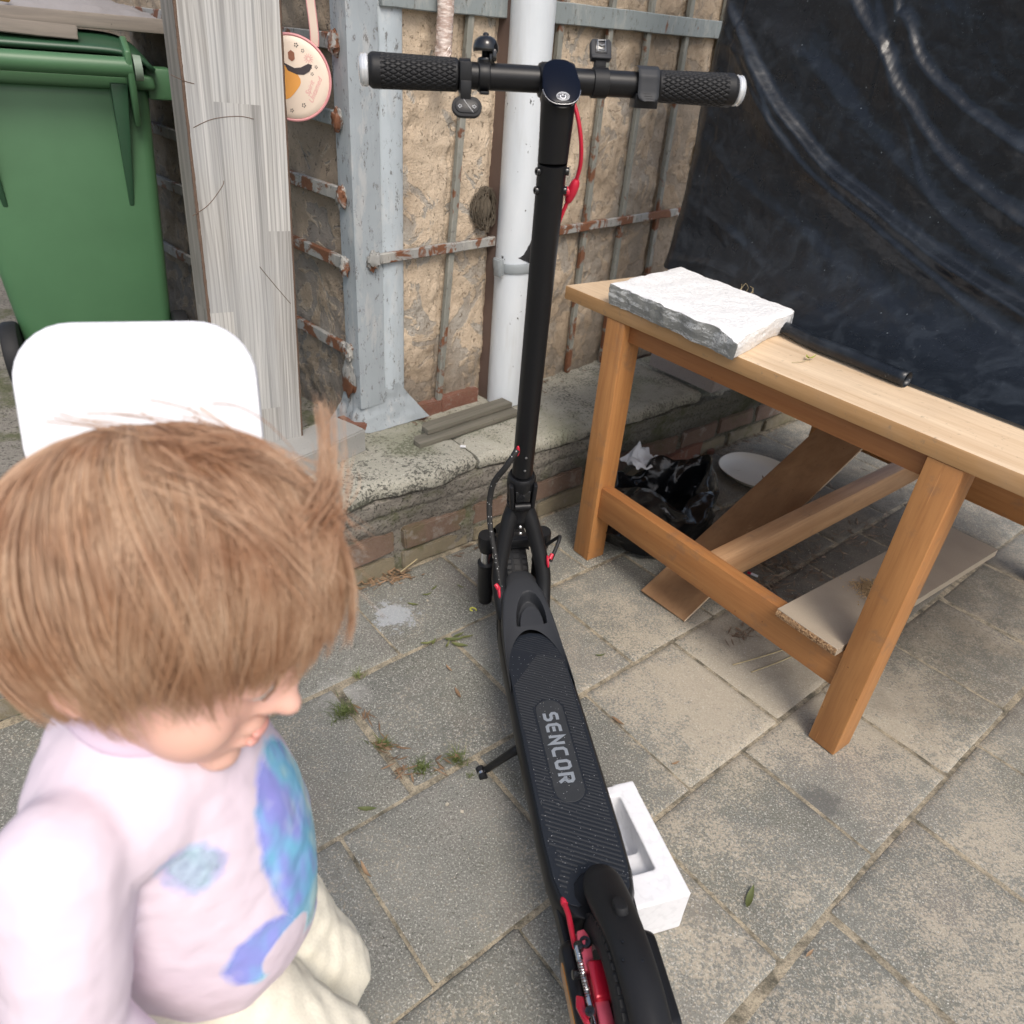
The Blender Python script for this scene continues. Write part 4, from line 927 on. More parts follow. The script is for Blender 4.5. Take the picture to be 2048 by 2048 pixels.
# --- handlebar (its own frame: y to the left, turned almost level)
HB = frame((.722, -.004, 1.1985), (1, 0, 0), (0, 0, 1)) @ Matrix.Rotation(math.radians(1.75), 4, 'X') @ Matrix.Scale(1.03, 4)
def hbp(x, y, z): return HB @ V((x, y, z))
YH = HB @ Matrix.Rotation(-PI / 2, 4, 'X')                     # lathe axis = bar axis (local z -> +y)
def lat(prof, n=36, off=(0, 0)): return [(r, h) for r, h in prof], n
part('handlebar', MB().lathe([(.0162, -.20), (.0162, .20)], 40, YH), M_BLK, sco)
for sgn in (1, -1):
    def grip_fn(u, v, sgn=sgn):
        y = .1365 + v * .1195; an = 2 * PI * u; r = .0197 + .0016 * v
        if v < .02: r -= .003 * (1 - v / .02)
        if v > .93: r -= .006 * ((v - .93) / .07) ** 2
        if .05 < v < .85 :
            # raised lozenges from two crossing spirals
            A_ = (u * 20 + (v * 9)) % 1; B_ = (u * 20 - (v * 9)) % 1
            g = min(abs(A_ - .5), abs(B_ - .5)); r -= .0017 * max(0, 1 - (.5 - max(abs(A_ - .5), abs(B_ - .5))) / .16)
        return hbp(r * math.cos(an), sgn * y, r * math.sin(an))
    g = MB().grid(grip_fn, 220, 120, True); ncol = 220
    g.f += [tuple(reversed(range(ncol))), tuple(119 * ncol + i for i in range(ncol))]
    go = part('grip', g, M_BLKT, sco, ang=60)
    em = YH @ Matrix.Rotation(0 if sgn > 0 else PI, 4, 'X')
    part('end_light', MB().lathe([(.018, .2545), (.0195, .256), (.0195, .2585), (.0185, .2605), (.0192, .262), (.0184, .2635), (.016, .2655), (.006, .267)], 40, em), M_CLEAR, go)
# turn-signal switch on the left
sw_ = part('indicator_clamp', MB().box((-.010, .1290, -.002), (.028, .0155, .036), HB).lathe([(.0190, .121), (.0200, .122), (.0200, .1350), (.0190, .136)], 32, YH).box((-.0235, .1290, -.020), (.006, .0140, .030), HB), M_BLK, sco, bevel=.003)
SWM = HB @ frame((-.029, .1275, -.0345), (0, -1, 0), (-.9, 0, .43)) @ Matrix.Scale(.74, 4)
part('switch_body', MB().prism(roundrect(.054, .0345, .0172, 10), -.009, .0012, SWM), M_BLKT, sw_, bevel=.0022)
part('switch_rocker', MB().prism(roundrect(.043, .0235, .0116, 10), .0008, .0032, SWM), M_BLK, sw_, bevel=.001)
ar = MB().ribbon([(-.006, .0105), (.011, -.0108)], .0004, .0031, .0035, SWM)
for sgn in (1, -1):
    k = [(.0036, 0), (.0003, .0033), (.0003, .0016), (-.0024, .0016), (-.0024, -.0016), (.0003, -.0016), (.0003, -.0033)]
    pts = [(sgn * (.0125 + x), y - .001) for x, y in k]; ar.tube([SWM @ V((x, y, .0034)) for x, y in pts], .00034, 5, closed=True)
part('indicator_arrows', ar, M_WPRINT, sw_)
# bell
bl = part('bell_band', MB().lathe([(.0170, .0955), (.0185, .0962), (.0185, .1105), (.0170, .1112)], 36, YH).box((-.012, .103, -.0185), (.012, .012, .004), HB), M_BLK, sco, bevel=.001)
BM = HB @ frame((.004, .1005, .0180), (1, 0, 0), (.12, 0, 1)) @ Matrix.Scale(.84, 4)
part('bell_foot', MB().lathe([(.0125, -.003), (.0125, .0035), (.006, .005), (.006, .014)], 24, BM).box((-.006, -.009, .003), (.01, .008, .018), BM), M_GLOSSB, bl, bevel=.0012)
part('bell_dome', MB().lathe([(.0195, .011), (.0202, .014), (.0198, .020), (.0175, .0265), (.012, .0315), (.006, .0335), (.005, .0335), (.0048, .036), (.003, .0375)], 40, BM), M_GLOSSB, bl)
part('bell_lever', MB().box((-.016, -.012, .006), (.009, .007, .016), BM), M_GLOSSB, bl, bevel=.002)
# hook on the far side of the bar and brake-lever pivot
part('brake_lever', MB().prism([(.0, .0), (.05, .004), (.052, .012), (.03, .014), (.0, .013)], -.004, .004, HB @ frame((.018, .083, .004), (0, -1, 0), (.35, 0, 1))).lathe([(.0068, 0), (.0068, .006)], 16, HB @ frame((.016, .071, .007), (1, 0, 0), (0, 0, 1))), M_BLK, sco, bevel=.0015)
# lamp / phone mount on the right
mo_ = part('mount_band', MB().lathe([(.0172, -.0675), (.0186, -.0668), (.0186, -.0470), (.0172, -.0463)], 36, YH), M_BLKT, sco)
MM = HB @ frame((.006, -.0568, .0155), (1, 0, 0), (.1, 0, 1)) @ Matrix.Scale(.82, 4)
part('mount_neck', MB().box((0, 0, .006), (.014, .019, .016), MM), M_BLKT, mo_, bevel=.0015)
FM = MM @ frame((-.002, .0005, .0295), (0, -1, 0), (-1, 0, .42))
fr = MB().prism([(-.0175, -.013), (.0175, -.013), (.0175, .010), (.0145, .0145), (-.0145, .0145), (-.0175, .010)], -.010, .003, FM).box((0, -.0145, -.002), (.034, .006, .014), FM)
part('mount_head', fr, M_NOSE, mo_, bevel=.0018)
part('mount_socket', MB().box((0, .001, .0034), (.020, .0195, .0016), FM), M_GLOSSB, mo_, bevel=.0005)
part('mount_catch', MB().tube([FM @ V((x, y, .0048)) for x, y in ((-.0066, .0105), (-.0066, -.0065), (.0066, -.0065), (.0066, .0105))], .0010, 6, closed=True).tube([FM @ V((x, y, .0050)) for x, y in ((-.0048, .004), (0, .0015), (.0048, .004))], .0012, 6).tube([FM @ V((x, y, .0050)) for x, y in ((-.0048, -.004), (.0048, -.004))], .0010, 6), M_STEEL, mo_)
# throttle
th = part('throttle_body', MB().lathe([(.0175, -.1345), (.0205, -.1335), (.0212, -.128), (.0212, -.1135), (.0195, -.1115)], 40, YH).box((-.006, -.1215, -.018), (.028, .033, .018), HB), M_BLK, sco, bevel=.002)
def thr_fn(u, v):
    y = -.1360 + u * .0300; prof = [(.010, .0225), (-.004, .0235), (-.014, .0205), (-.0205, .012), (-.022, .003), (-.0245, -.008), (-.0285, -.0175)]
    k = v * (len(prof) - 1); i = min(int(k), len(prof) - 2); f = k - i; x = prof[i][0] * (1 - f) + prof[i + 1][0] * f; z = prof[i][1] * (1 - f) + prof[i + 1][1] * f
    e = abs(u * 2 - 1); lim = 1 if v < .85 else math.sqrt(max(0, 1 - ((v - .85) / .15) ** 2)) * .35 + .65
    y = -.1210 + (y + .1210) * lim
    return hbp(x - .002 * (1 - e ** 6), y, z)
part('throttle_lever', MB().grid(thr_fn, 17, 30), M_NOSE, th, ang=70)
rg = MB()
for k in range(4): rg.tube([hbp(-.0292 - .0004 * 0 + .0012 * k - .0012, y + .0016 * k, -.0172 + .0028 * k) for y in np.linspace(-.129, -.118, 5)], .0005, 5)
part('lever_ribs', rg, M_BLKT, th)
# --- cables: red brake sleeve on the right of the stem, black flecked loom low on the left
part('brake_cable', MB().tube(spline([(.735, -.012, 1.200), (.716, -.029, 1.165), (.713, -.0385, 1.13), (.722, -.0435, 1.095), (.732, -.0410, 1.07), (.738, -.0355, 1.050), (.743, -.029, 1.030), (.747, -.0225, 1.010), (.752, -.015, .985)], 8), .0031, 12), M_RED, sco)
part('cable_guide', MB().tube(spline([(.7315, -.0415, 1.070), (.7375, -.0365, 1.052), (.7415, -.0312, 1.036)], 4), [.004, .0062, .0074, .008, .008, .0074, .0068, .0056, .004], 14).ell((.7385, -.0300, 1.052), (.0075, .009, .0075)), M_RED, sco)
gt = V((.818, .0215, .565))
part('grommet', MB().ell((0, 0, 0), (.005, .004, .0135), frame(gt, (1, 0, 0), sax)), M_RED, sco)
loom = spline([gt + V((-.002, .002, .004)), (.812, .030, .560), (.812, .045, .535), (.825, .066, .495), (.83, .0745, .455), (.822, .0765, .415), (.808, .0745, .38), (.79, .0695, .345), (.776, .0655, .315), (.765, .0625, .292), (.757, .0600, .275)], 8)
part('cable_loom', MB().tube(loom, [.0062 - .0028 * max(0, (k / (len(loom) - 1) - .45) / .55) for k in range(len(loom))], 14), M_BRAID, sco)
for sgn, x, z in ((1, .7555, .268), (-1, .848, .268)):
    part('grommet', MB().ell((0, 0, 0), (.0075, .0035, .0145), frame((x - .004, (.0645 if sgn > 0 else .0585) * sgn, z), (1, 0, -.8), (.8, 0, 1))).tube([(x + .0, .064 * sgn, z + .004), (x + .006, .071 * sgn, z + .013)], [.0055, .0042], 12), M_RED, sco)
# --- side stand
ks = part('kickstand', MB().tube([(.470, .062, .112), (.474, .075, .098), (.500, .122, .022)], [.0095, .0088, .0072], 14), M_BLK, sco, bevel=.001)
part('stand_foot', MB().tube([(.489, .1285, .009), (.515, .1335, .010)], .0085, 16), M_RUB, ks)
part('stand_band', MB().tube([(.4975, .1300, .0095), (.5025, .131, .0097)], .0089, 16), M_CHROME, ks)
# --- rear fender, with tip bulb and button
FEND = [(.178, .186, .010), (.170, .2005, .024), (.155, .212, .0305), (.135, .2215, .0325), (.11, .234, .0325), (.08, .2485, .0305), (.045, .2625, .0285), (.01, .2710, .0275), (-.03, .2735, .027), (-.07, .2675, .0265), (-.11, .2535, .026), (-.15, .231, .025), (-.175, .212, .026), (-.185, .2, .012)]
fs_ = spline([(x, 0, z) for x, z, w_ in FEND], 5); fw = [v.x for v in spline([(w_, 0, 0) for _, _, w_ in FEND], 5)]
def fend_fn(u, v):
    k = v * (len(fs_) - 1); i = min(int(k), len(fs_) - 2); f = k - i; p = fs_[i].lerp(fs_[i + 1], f); w_ = fw[i] * (1 - f) + fw[i + 1] * f
    d = (fs_[i + 1] - fs_[i]).normalized(); nn = V((-d.z, 0, d.x)); nn = nn if nn.z > 0 else -nn
    c = (u * 2 - 1) * 1.06; crown = .0 + .010 * math.exp(-(c / .28) ** 2) * max(0, min(1, (v - .62) / .25)) - .0  # raised spine at the back
    y = w_ * math.sin(min(PI / 2 * 1.0, abs(c) * PI / 2)) * (1 if c > 0 else -1) if abs(c) < 1 else w_ * (1 if c > 0 else -1) * (1 - .12 * (abs(c) - 1))
    drop = w_ * .62 * (1 - math.cos(min(abs(c), 1) * PI / 2)) + max(0, abs(c) - 1) * .06
    return p + V((0, y * .95 - .006, 0)) - nn * drop + nn * crown * .5
fo = part('rear_fender', MB().grid(fend_fn, 41, len(fs_) * 2), M_BLKT, sco, ang=60)
fm_ = fo.modifiers.new('thickness', 'SOLIDIFY'); fm_.thickness = .003; fm_.offset = -1
part('fender_button', MB().prism(roundrect(.030, .019, .0092, 8), 0, .013, frame((.072, -.0075, .2485), (1, 0, -.45), (.45, 0, 1)), .92), M_RUB, fo, bevel=.002)
for x, y, z in ((.022, .006, .2700), (-.005, -.012, .2712), (.0, .012, .2705)): part('fender_screw', MB().lathe([(.0016, -.002), (.0016, .0012), (.0008, .0014)], 10, frame((x, y, z), (1, 0, 0), (0, 0, 1))), M_GLOSSB, fo)
# --- rear arms with reflector covers
for sgn in (1, -1):
    y = .055 * sgn
    part('rear_arm', MB().beam((.20, .058 * sgn, .128), (-.01, .050 * sgn, .127), .012, .034), M_BLK, sco, bevel=.004)
    cm_ = frame((.018, y + .004 * sgn, .142), (-1, 0, .02), (0, sgn, 0))
    co = part('arm_cover', MB().prism([(x * (1 if sgn > 0 else 1), yy) for x, yy in roundrect(.15, .056, .022, 8)], -.006, .010, cm_, .9), M_BLK, sco, bevel=.003)
    part('side_reflector', MB().prism(roundrect(.094, .026, .009, 6), .0095, .0115, cm_), M_AMBER, co)
part('brake_sleeve', MB().tube(spline([(.138, .050, .162), (.118, .049, .168), (.10, .0500, .172), (.066, .0520, .182)], 6), .0042, 14), M_RED, sco)
part('sleeve_boot', MB().ell((.142, .0495, .161), (.010, .0062, .006)), M_RED, sco)
# --- brake caliper, disc, spring and screws
part('brake_disc', MB().lathe([(.058, .0335), (.058, .0352), (.040, .0352), (.040, .0335)], 60, frame((0, 0, .127), (1, 0, 0), (0, 1, 0)), True), M_STEEL, sco)
cal = thing('x', None, None) if False else None
cb = MB().hexa([(-.010, .018, .166), (.045, .018, .166), (.045, .046, .170), (-.010, .046, .170), (-.008, .019, .195), (.037, .019, .201), (.037, .043, .205), (-.008, .043, .199)])
cal = part('brake_caliper', cb, M_REDM, sco, bevel=.004, seg=3)
part('caliper_arm', MB().prism([(.07, -.008), (.085, -.002), (.083, .009), (.052, .014), (.03, .012), (.032, -.004)], 0, .011, frame((0, .038, .18), (1, 0, 0), (0, -.05, 1))).prism([(-.05, -.006), (-.062, .004), (-.052, .014), (-.01, .013), (-.008, -.005)], -.001, .008, frame((.012, .030, .181), (1, 0, 0), (0, -.05, 1))), M_PINKM, cal, bevel=.002)
part('caliper_lever', MB().prism([(.0, .002), (.004, .012), (-.010, .015), (-.030, .009), (-.033, .001), (-.014, .002)], 0, .008, frame((.0, .0535, .184), (1, 0, 0), (0, .15, 1))), M_REDM, cal, bevel=.002)
sp = MB(); 
for k in range(110): pass
hx = [V((.05 - .060 * t, .0520 + .0036 * math.cos(t * 2 * PI * 17), .1965 + .0015 * t + .0036 * math.sin(t * 2 * PI * 17))) for t in np.linspace(0, 1, 240)]
sp.tube(hx, .00075, 5); sp.tube([(.060, .0520, .194), (.040, .052, .1965)], [.0045, .0050], 14); sp.tube([(-.006, .052, .198), (-.020, .0516, .199)], [.0042, .0036], 12)
part('cable_spring', sp, M_CHROME, cal)
part('inner_wire', MB().tube([(-.018, .0516, .199), (-.09, .0455, .192)], .0011, 8), M_CHROME, cal)
for x, y, z in ((.066, .0385, .190), (-.046, .033, .189)): part('caliper_bolt', MB().lathe([(.0088, -.003), (.0088, .001), (.0078, .0036), (.0045, .0036), (.0035, .001)], 22, frame((x, y, z), (1, 0, 0), (.05, .15, 1))), M_GLOSSB, cal)
for prof, M in (([(.006, -.002), (.006, .008), (.0045, .0088)], frame((.030, .0560, .184), (1, 0, 0), (0, 1, .2))), ([(.0065, 0), (.0065, .006), (.004, .007)], frame((-.022, .0525, .196), (1, 0, 0), (0, .4, 1))), ([(.0068, -.004), (.0068, .006), (.005, .007)], frame((.060, .0490, .1915), (1, 0, 0), (.2, .2, 1)))):
    part('caliper_bolt', MB().lathe(prof, 18, M), M_GLOSSB, cal)
# ================================================================== WORK TABLE (local x along the front edge, y away, z up)
TU = Vector((.618, -.786, 0)).normalized(); TV = Vector((-TU.y, TU.x, 0)); T0 = Vector((.229, 1.718, 0))
TM = frame(T0, TU, (0, 0, 1))
tab = thing('work_table', 'wooden work table with splayed light legs, worn pale top and sawdust round its feet', 'table', TM)
LW, TD, TH, TZ = .063, 1.165, .735, .7005
def member(name, c, size, mat, par, axis='z', bev=.0025, skew=0):
    """A timber with its own local axes, so that its grain follows it."""
    mb = MB().box((0, 0, 0), size); me = mb.mesh(name, bevel=bev, seg=2)
    o = put(name, me, mat, par); o.matrix_local = Matrix.Translation(c) @ Matrix.Rotation(skew, 4, 'Z'); WM[o.name] = WM[par.name] @ o.matrix_local; return o
for x0 in (-.063, .752):
    for y0 in (0, TD - LW):
        member('leg', (x0 + LW / 2, y0 + LW / 2, TZ / 2 + .001), (LW, LW, TZ - .002), M_LEG, tab)
def top_fn():
    mb = MB().box((0, 0, 0), (1.42, 1.20, .0345)); return mb
o = part('table_top', top_fn(), M_TOP2, tab, bevel=.003, seg=2); o.matrix_local = Matrix.Translation((.482, .598, .7178))
for y in (.032, TD - .032): member('apron', (.345, y, .676), (.80, .022, .046), M_APRON, tab)
for x in (-.04, .78): member('apron', (x, TD / 2, .676), (.022, TD - 2 * LW - .002, .046), M_APRON, tab)
member('stretcher', (.376, .0285, .1975), (.752, .034, .094), M_RAIL, tab); member('stretcher', (.376, TD - .03, .1975), (.752, .034, .094), M_RAIL, tab)
member('cross_stretcher', (.352, .585, .197), (.044, 1.07, .082), M_RAIL_Y, tab, skew=math.radians(2.6))

def tp(x, y, z): return TM @ Vector((x, y, z))
# chipboard shelf lying on the stretchers, with its raw front edge and a little heap of sawdust
chip = thing('chipboard_shelf', 'beige chipboard offcut with a rough front edge lying on the lower rails of the table', 'board', TM @ Matrix.Translation((.60, 0, .2455)))
part('panel', MB().box((.0735, .33, .0095), (.147, .70, .019)), M_CHIP, chip, bevel=.0008, seg=1)
mb = MB()
def chipedge(u, v): 
    return Vector((.001 + .1455 * u, -.0205 - .0022 * (abs(nz((u * 60, v * 3, 4))) + .5 * nz((u * 150, v * 6, 1))) - .002 * (1 - abs(v * 2 - 1)), .0006 + .0178 * v))
part('raw_edge', mb.grid(chipedge, 120, 8), M_CHIPE, chip)
def heap(name, label, cat, c, r, h, mat, n=900, seed=1, kind='stuff', size=.0022):
    rs = np.random.default_rng(seed); mb = MB()
    for k in range(n):
        a = rs.random() * 2 * PI; d = abs(rs.normal(0, .5)) * (1 + .45 * math.sin(a * 2 + 1) + .25 * math.sin(a * 5)); x, y = r[0] * d * math.cos(a), r[1] * d * math.sin(a); z = h * math.exp(-(d / .45) ** 2) * rs.random()
        s_ = size * rs.uniform(.4, 1.3); p = c + Vector((x, y, z + s_ * .5)); q = [Vector(rs.normal(0, 1, 3)).normalized() * s_ for _ in range(4)]
        mb.add([p + w_ for w_ in q], [(0, 1, 2), (0, 2, 3), (0, 3, 1), (1, 3, 2)])
    return tag(part(name, mb, mat, None, True, flat=True), label, cat, kind=kind)
heap('sawdust_heap', 'small heap of coarse sawdust on the chipboard shelf', 'sawdust', tp(.665, .225, .2646), (.03, .048), .007, M_SAW, 2600, 4, size=.0022)

# white foam offcut with grey mortar on one side, lying on the table top
slab = thing('foam_slab', 'thick white foam offcut with a grey mortar coated front on the table', 'foam block', Matrix.Translation((.39, 1.69, .7355)))
def slab_shape():
    A0, A1, A2, A3 = Vector((.187, 1.757, 0)), Vector((.421, 1.420, 0)), Vector((.597, 1.655, 0)), Vector((.385, 1.985, 0))
    n = 60
    def top(u, v):
        p = (A0 * (1 - u) + A1 * u) * (1 - v) + (A3 * (1 - u) + A2 * u) * v; return p
    mb = MB(); vs = []; H = .0535
    prof = [(0, 0), (.25, .012), (.5, .016), (.8, .010), (1, .0)]
    m = 44
    for j in range(m):
        for i in range(m):
            u, v = i / (m - 1), j / (m - 1); p = top(u, v); wob = .0065 * fbm((p.x, p.y, 3), 22, 5)
            e = min(u, 1 - u, v, 1 - v); z = H + .003 * fbm((p.x, p.y, 0), 20, 4) - (.006 if e == 0 else (.002 if e < .03 else 0)) - .012 * max(0, .12 - math.hypot(u - 1, v)) / .12
            if e == 0: p = p + Vector((wob, wob * .6, 0))
            vs.append((p.x, p.y, .7355 + z))
    fs = [(j * m + i, j * m + i + 1, (j + 1) * m + i + 1, (j + 1) * m + i) for j in range(m - 1) for i in range(m - 1)]
    mb.add(vs, fs)
    return mb, vs, m
smb, svs, m_ = slab_shape()
part('foam_top', smb, M_FOAM, slab, True, ang=70)
def side(idx, seed, inset):
    K = 9; vs = []
    for k in range(K):
        f = k / (K - 1)
        for q, i in enumerate(idx):
            p = Vector(svs[i]); c = Vector((.39, 1.69, p.z)); d = (c - p).normalized()
            b = p + d * (inset * f + .006 * math.sin(f * PI) * -1 * .5 + .004 * fbm((p.x, p.y, f * 2), 16, 4, seed) * math.sin(min(1, f * 1.5) * PI)); b.z = .7357 + (p.z - .7357) * (1 - f) + (.003 * max(0, nz((q * .2, seed, 0), 1.3)) if k == K - 1 else 0)
            vs.append(b if k else p)
    n = len(idx); return MB().add(vs, [(k * n + i, k * n + i + 1, (k + 1) * n + i + 1, (k + 1) * n + i) for k in range(K - 1) for i in range(n - 1)])
part('mortar_face', side([i for i in range(m_)], 3, .006), M_MORT, slab, True, ang=70)
part('foam_end', side([j * m_ + m_ - 1 for j in range(m_)], 5, .012), M_FOAM, slab, True, ang=70)
part('foam_back', side([(m_ - 1) * m_ + i for i in reversed(range(m_))], 6, .002), M_FOAM, slab, True, ang=70)
part('foam_side', side([j * m_ for j in reversed(range(m_))], 7, .004), M_MORT, slab, True, ang=70)

# ------------------------------------------------------------------ black sheet over the stack on the back of the table
tarp = thing('black_sheet', 'glossy black plastic sheet with long slanting folds draped over a stack on the table', 'plastic sheet', TM @ Matrix.Translation((.4, .45, .736)))
def base_v(x): 
    pts = [(-.30, .385), (-.15, .372), (.0, .345), (.15, .285), (.28, .232), (.4, .208), (.56, .196), (.9, .19), (1.2, .2)]
    for (x0, y0), (x1, y1) in zip(pts, pts[1:]):
        if x <= x1: return y0 + (y1 - y0) * max(0, (x - x0) / (x1 - x0))
    return pts[-1][1]
FOLDS = [([(-.30, 1.40), (-.247, 1.354), (-.115, 1.246), (.003, 1.152), (.142, 1.064), (.29, 1.005), (.5, .93), (1.2, .74)], .034, .020, 1.0), ([(-.26, 1.33), (-.13, 1.222), (-.01, 1.128), (.13, 1.036), (.3, .97), (.6, .86), (1.2, .68)], .012, .014, 1.0),
         ([(-.1, 1.62), (.096, 1.373), (.199, 1.28), (.278, 1.204), (.5, 1.06), (1.2, .8)], .022, .026, 1.0), ([(.08, 1.6), (.187, 1.373), (.226, 1.34), (.4, 1.2), (1.2, .9)], .02, .02, 1.0), ([(-.2, 1.37), (-.154, 1.325), (.057, 1.236), (.329, 1.071), (.8, .85), (1.2, .75)], .016, .05, .7),
         ([(-.25, 1.29), (-.218, 1.283), (-.147, 1.255), (-.05, 1.17), (.1, 1.0)], .014, .018, .4), ([(-.28, 1.1), (-.1, 1.0), (.1, .93), (.4, .83), (1.2, .7)], .010, .03, .6), ([(-.28, .93), (-.1, .88), (.15, .80), (.4, .775)], .010, .022, .5), ([(-.29, .755), (-.1, .785), (.05, .775), (.2, .75), (.35, .74)], .016, .02, 1), ([(.0, 1.62), (.15, 1.36), (.3, 1.16), (.5, .99), (1.2, .78)], .006, .016, 1), ([(.1, 1.8), (.5, 1.35), (.8, 1.1), (1.2, .95)], .04, .05, 1)]
FOLDS = [([(p.x, p.y) for p in spline([(a, b, 0) for a, b in f[0]], 9)], f[1] * .72, f[2], f[3]) for f in FOLDS]
def fold_d(pts, x):
    if x < pts[0][0] or x > pts[-1][0]: return None
    for (x0, z0), (x1, z1) in zip(pts, pts[1:]):
        if x <= x1 and x1 > x0: return z0 + (z1 - z0) * (x - x0) / (x1 - x0), (z1 - z0) / (x1 - x0)
    return None
def ridge_h(x, z):
    h = 0
    for pts, amp, wd, _ in FOLDS:
        r = fold_d(pts, x)
        if r is None: continue
        d = (z - r[0]) / math.sqrt(1 + r[1] ** 2) + .004 * nz((x, 0, amp * 90), 7); tap = min(1, (x - pts[0][0]) * 5 + .15) * min(1, (pts[-1][0] - x) * 6)
        g = amp * tap; h += g * math.exp(-(d / (wd * .55)) ** 2) if d > 0 else g * math.exp(-abs(d / (wd * 2.2)) ** 1.1)
    return h
def tarp_fn(u, v):
    x = -.285 + 1.45 * u; z = .742 + 1.05 * v; b = base_v(x)
    back = b + (.405 + .03 * u - b) * (1 - math.exp(-v / .07)) + .03 * v
    left = max(0, 1 - (x + .285) / .05); back += .03 * left ** 2
    o = ridge_h(x, z) * min(1, v / .06 + .15) + .010 * fbm((x, z, 1), 2.6, 3) + .0030 * fbm((x * .8 + z * .5, z * 1.2, 8), 12, 5) * min(1, v * 12)
    xx = x + .02 * v * max(0, 1 - u * 2) - .012 * fbm((0, z, 2), 4, 3) * left
    return Vector((xx, back - o, z))
nU, nV = 420, 340
t_o = part('sheet', MB().grid(tarp_fn, nU, nV), M_TARP, tarp, False, ang=85)
t_o.parent = tarp; t_o.matrix_local = WM[tarp.name].inverted() @ TM
def sheet_side(u, v):      # the sheet turned round the left end of the stack, towards the wall
    e = tarp_fn(0, v); return Vector((e.x + .012 * u + .012 * fbm((u, v, 3), 3), e.y + .34 * u, e.z))
o = part('sheet_side', MB().grid(sheet_side, 24, 60), M_TARP, tarp); o.matrix_local = WM[tarp.name].inverted() @ TM
o = part('sheet_top', MB().grid(lambda u, v: tarp_fn(u, 1) + Vector((0, .34 * v, .02 * math.sin(v * PI))), 60, 12), M_TARP, tarp); o.matrix_local = WM[tarp.name].inverted() @ TM
hp = [(x, base_v(x) - .020, .7525 + .001 * math.sin(x * 30)) for x in np.linspace(.22, .60, 24)]
hem_rows = []
mb = MB().tube(hp, [.0155 - .004 * max(0, 1 - k / 7) for k in range(24)], 18, cap=False)
o = part('rolled_hem', mb, M_TARP, tarp); o.matrix_local = WM[tarp.name].inverted() @ TM
sm_ = o.modifiers.new('thickness', 'SOLIDIFY'); sm_.thickness = .0012
def arc_fold(u, v):      # the sheet bulging over the table behind the foam slab
    x = -.27 + .56 * u; b = base_v(x); return Vector((x, b - .020 * math.sin(v * PI) * math.sin(u * PI) + .0, .745 + .055 * v * math.sin(u * PI) ** .6 + .002))
# ------------------------------------------------------------------ things under the table
hb0, hb1, hb2, hb3 = Vector((.364, 1.581, .004)), Vector((.483, 1.491, .004)), Vector((1.055, 2.020, .31)), Vector((.945, 2.125, .31))
xd = ((hb2 + hb3) / 2 - (hb0 + hb1) / 2); L_ = xd.length; yd = (hb3 - hb2) + (hb0 - hb1)
BM_ = frame((hb0 + hb1) / 2, xd, xd.cross(yd) if xd.cross(yd).z > 0 else -xd.cross(yd))
hbd = thing('hardboard_strip', 'brown hardboard strip leaning from the paving up under the table', 'board', BM_)
part('strip', MB().box((L_ * .62, 0, .003), (L_ * 1.24, .149, .006)), M_HARD, hbd, bevel=.0008, seg=1)
part('pale_edge', MB().box((L_ * .62, -.0752, .003), (L_ * 1.238, .0012, .0052)), M_TOP, hbd)

# rubbish bag
def bag_fn(u, v):
    an = 2 * PI * u; c, s_ = math.cos(an), math.sin(an)
    prof = [(.02, .004), (.115, .006), (.15, .03), (.158, .08), (.15, .13), (.142, .17), (.135, .2), (.125, .205), (.118, .18), (.108, .13), (.09, .09), (.0, .075)]
    k = v * (len(prof) - 1); i = min(int(k), len(prof) - 2); f = k - i; r = prof[i][0] * (1 - f) + prof[i + 1][0] * f; z = prof[i][1] * (1 - f) + prof[i + 1][1] * f
    q = (c * 1.5, s_ * 1.5, z * 9); cr = abs(nz(q, .8, 1)) * .06 + abs(nz(q, 1.7, 3)) * .02 + abs(nz(q, 4.0, 8)) * .004
    wt = min(1, r / .1); r += (.022 - cr) * wt; r *= 1 + .12 * math.sin(an * 2 + .6) + .06 * math.sin(3 * an)
    top = max(0, (z - .14) / .07); z += top * (.028 * math.sin(an * 2 + 1.2) + .018 * math.sin(an * 5 + 2)) - .012 * cr / .05 * wt
    return Vector((r * c * 1.12, r * s_ * .92, max(.003, z)))
BGM = Matrix.Translation((.455, 1.905, .0)) @ Matrix.Rotation(math.radians(35), 4, 'Z') @ Matrix.Diagonal((1.12, 1.0, .98, 1))
bag = part('rubbish_bag', MB().grid(bag_fn, 150, 90, True, BGM), M_BAG, None, True, ang=28)
tag(bag, 'crumpled open black rubbish bag on the ground behind the table leg', 'rubbish bag')
def paper_fn(u, v):
    x, y = (u - .5) * .11, (v - .5) * .1; q = (x, y, 0)
    return Vector((x + .015 * nz(q, 22, 3), y + .014 * nz(q, 25, 7), .045 * abs(nz(q, 15, 1)) + .03 * abs(nz(q, 34, 5)) + .05 * max(0, 1 - math.hypot(u - .62, v - .85) / .3)))
tag(part('crumpled_paper', MB().grid(paper_fn, 40, 40, False, Matrix.Translation((.395, 2.05, .155)) @ Matrix.Rotation(.5, 4, 'Z')), M_PAPER, None, True, ang=20), 'crumpled white paper sticking out of the black rubbish bag', 'paper')
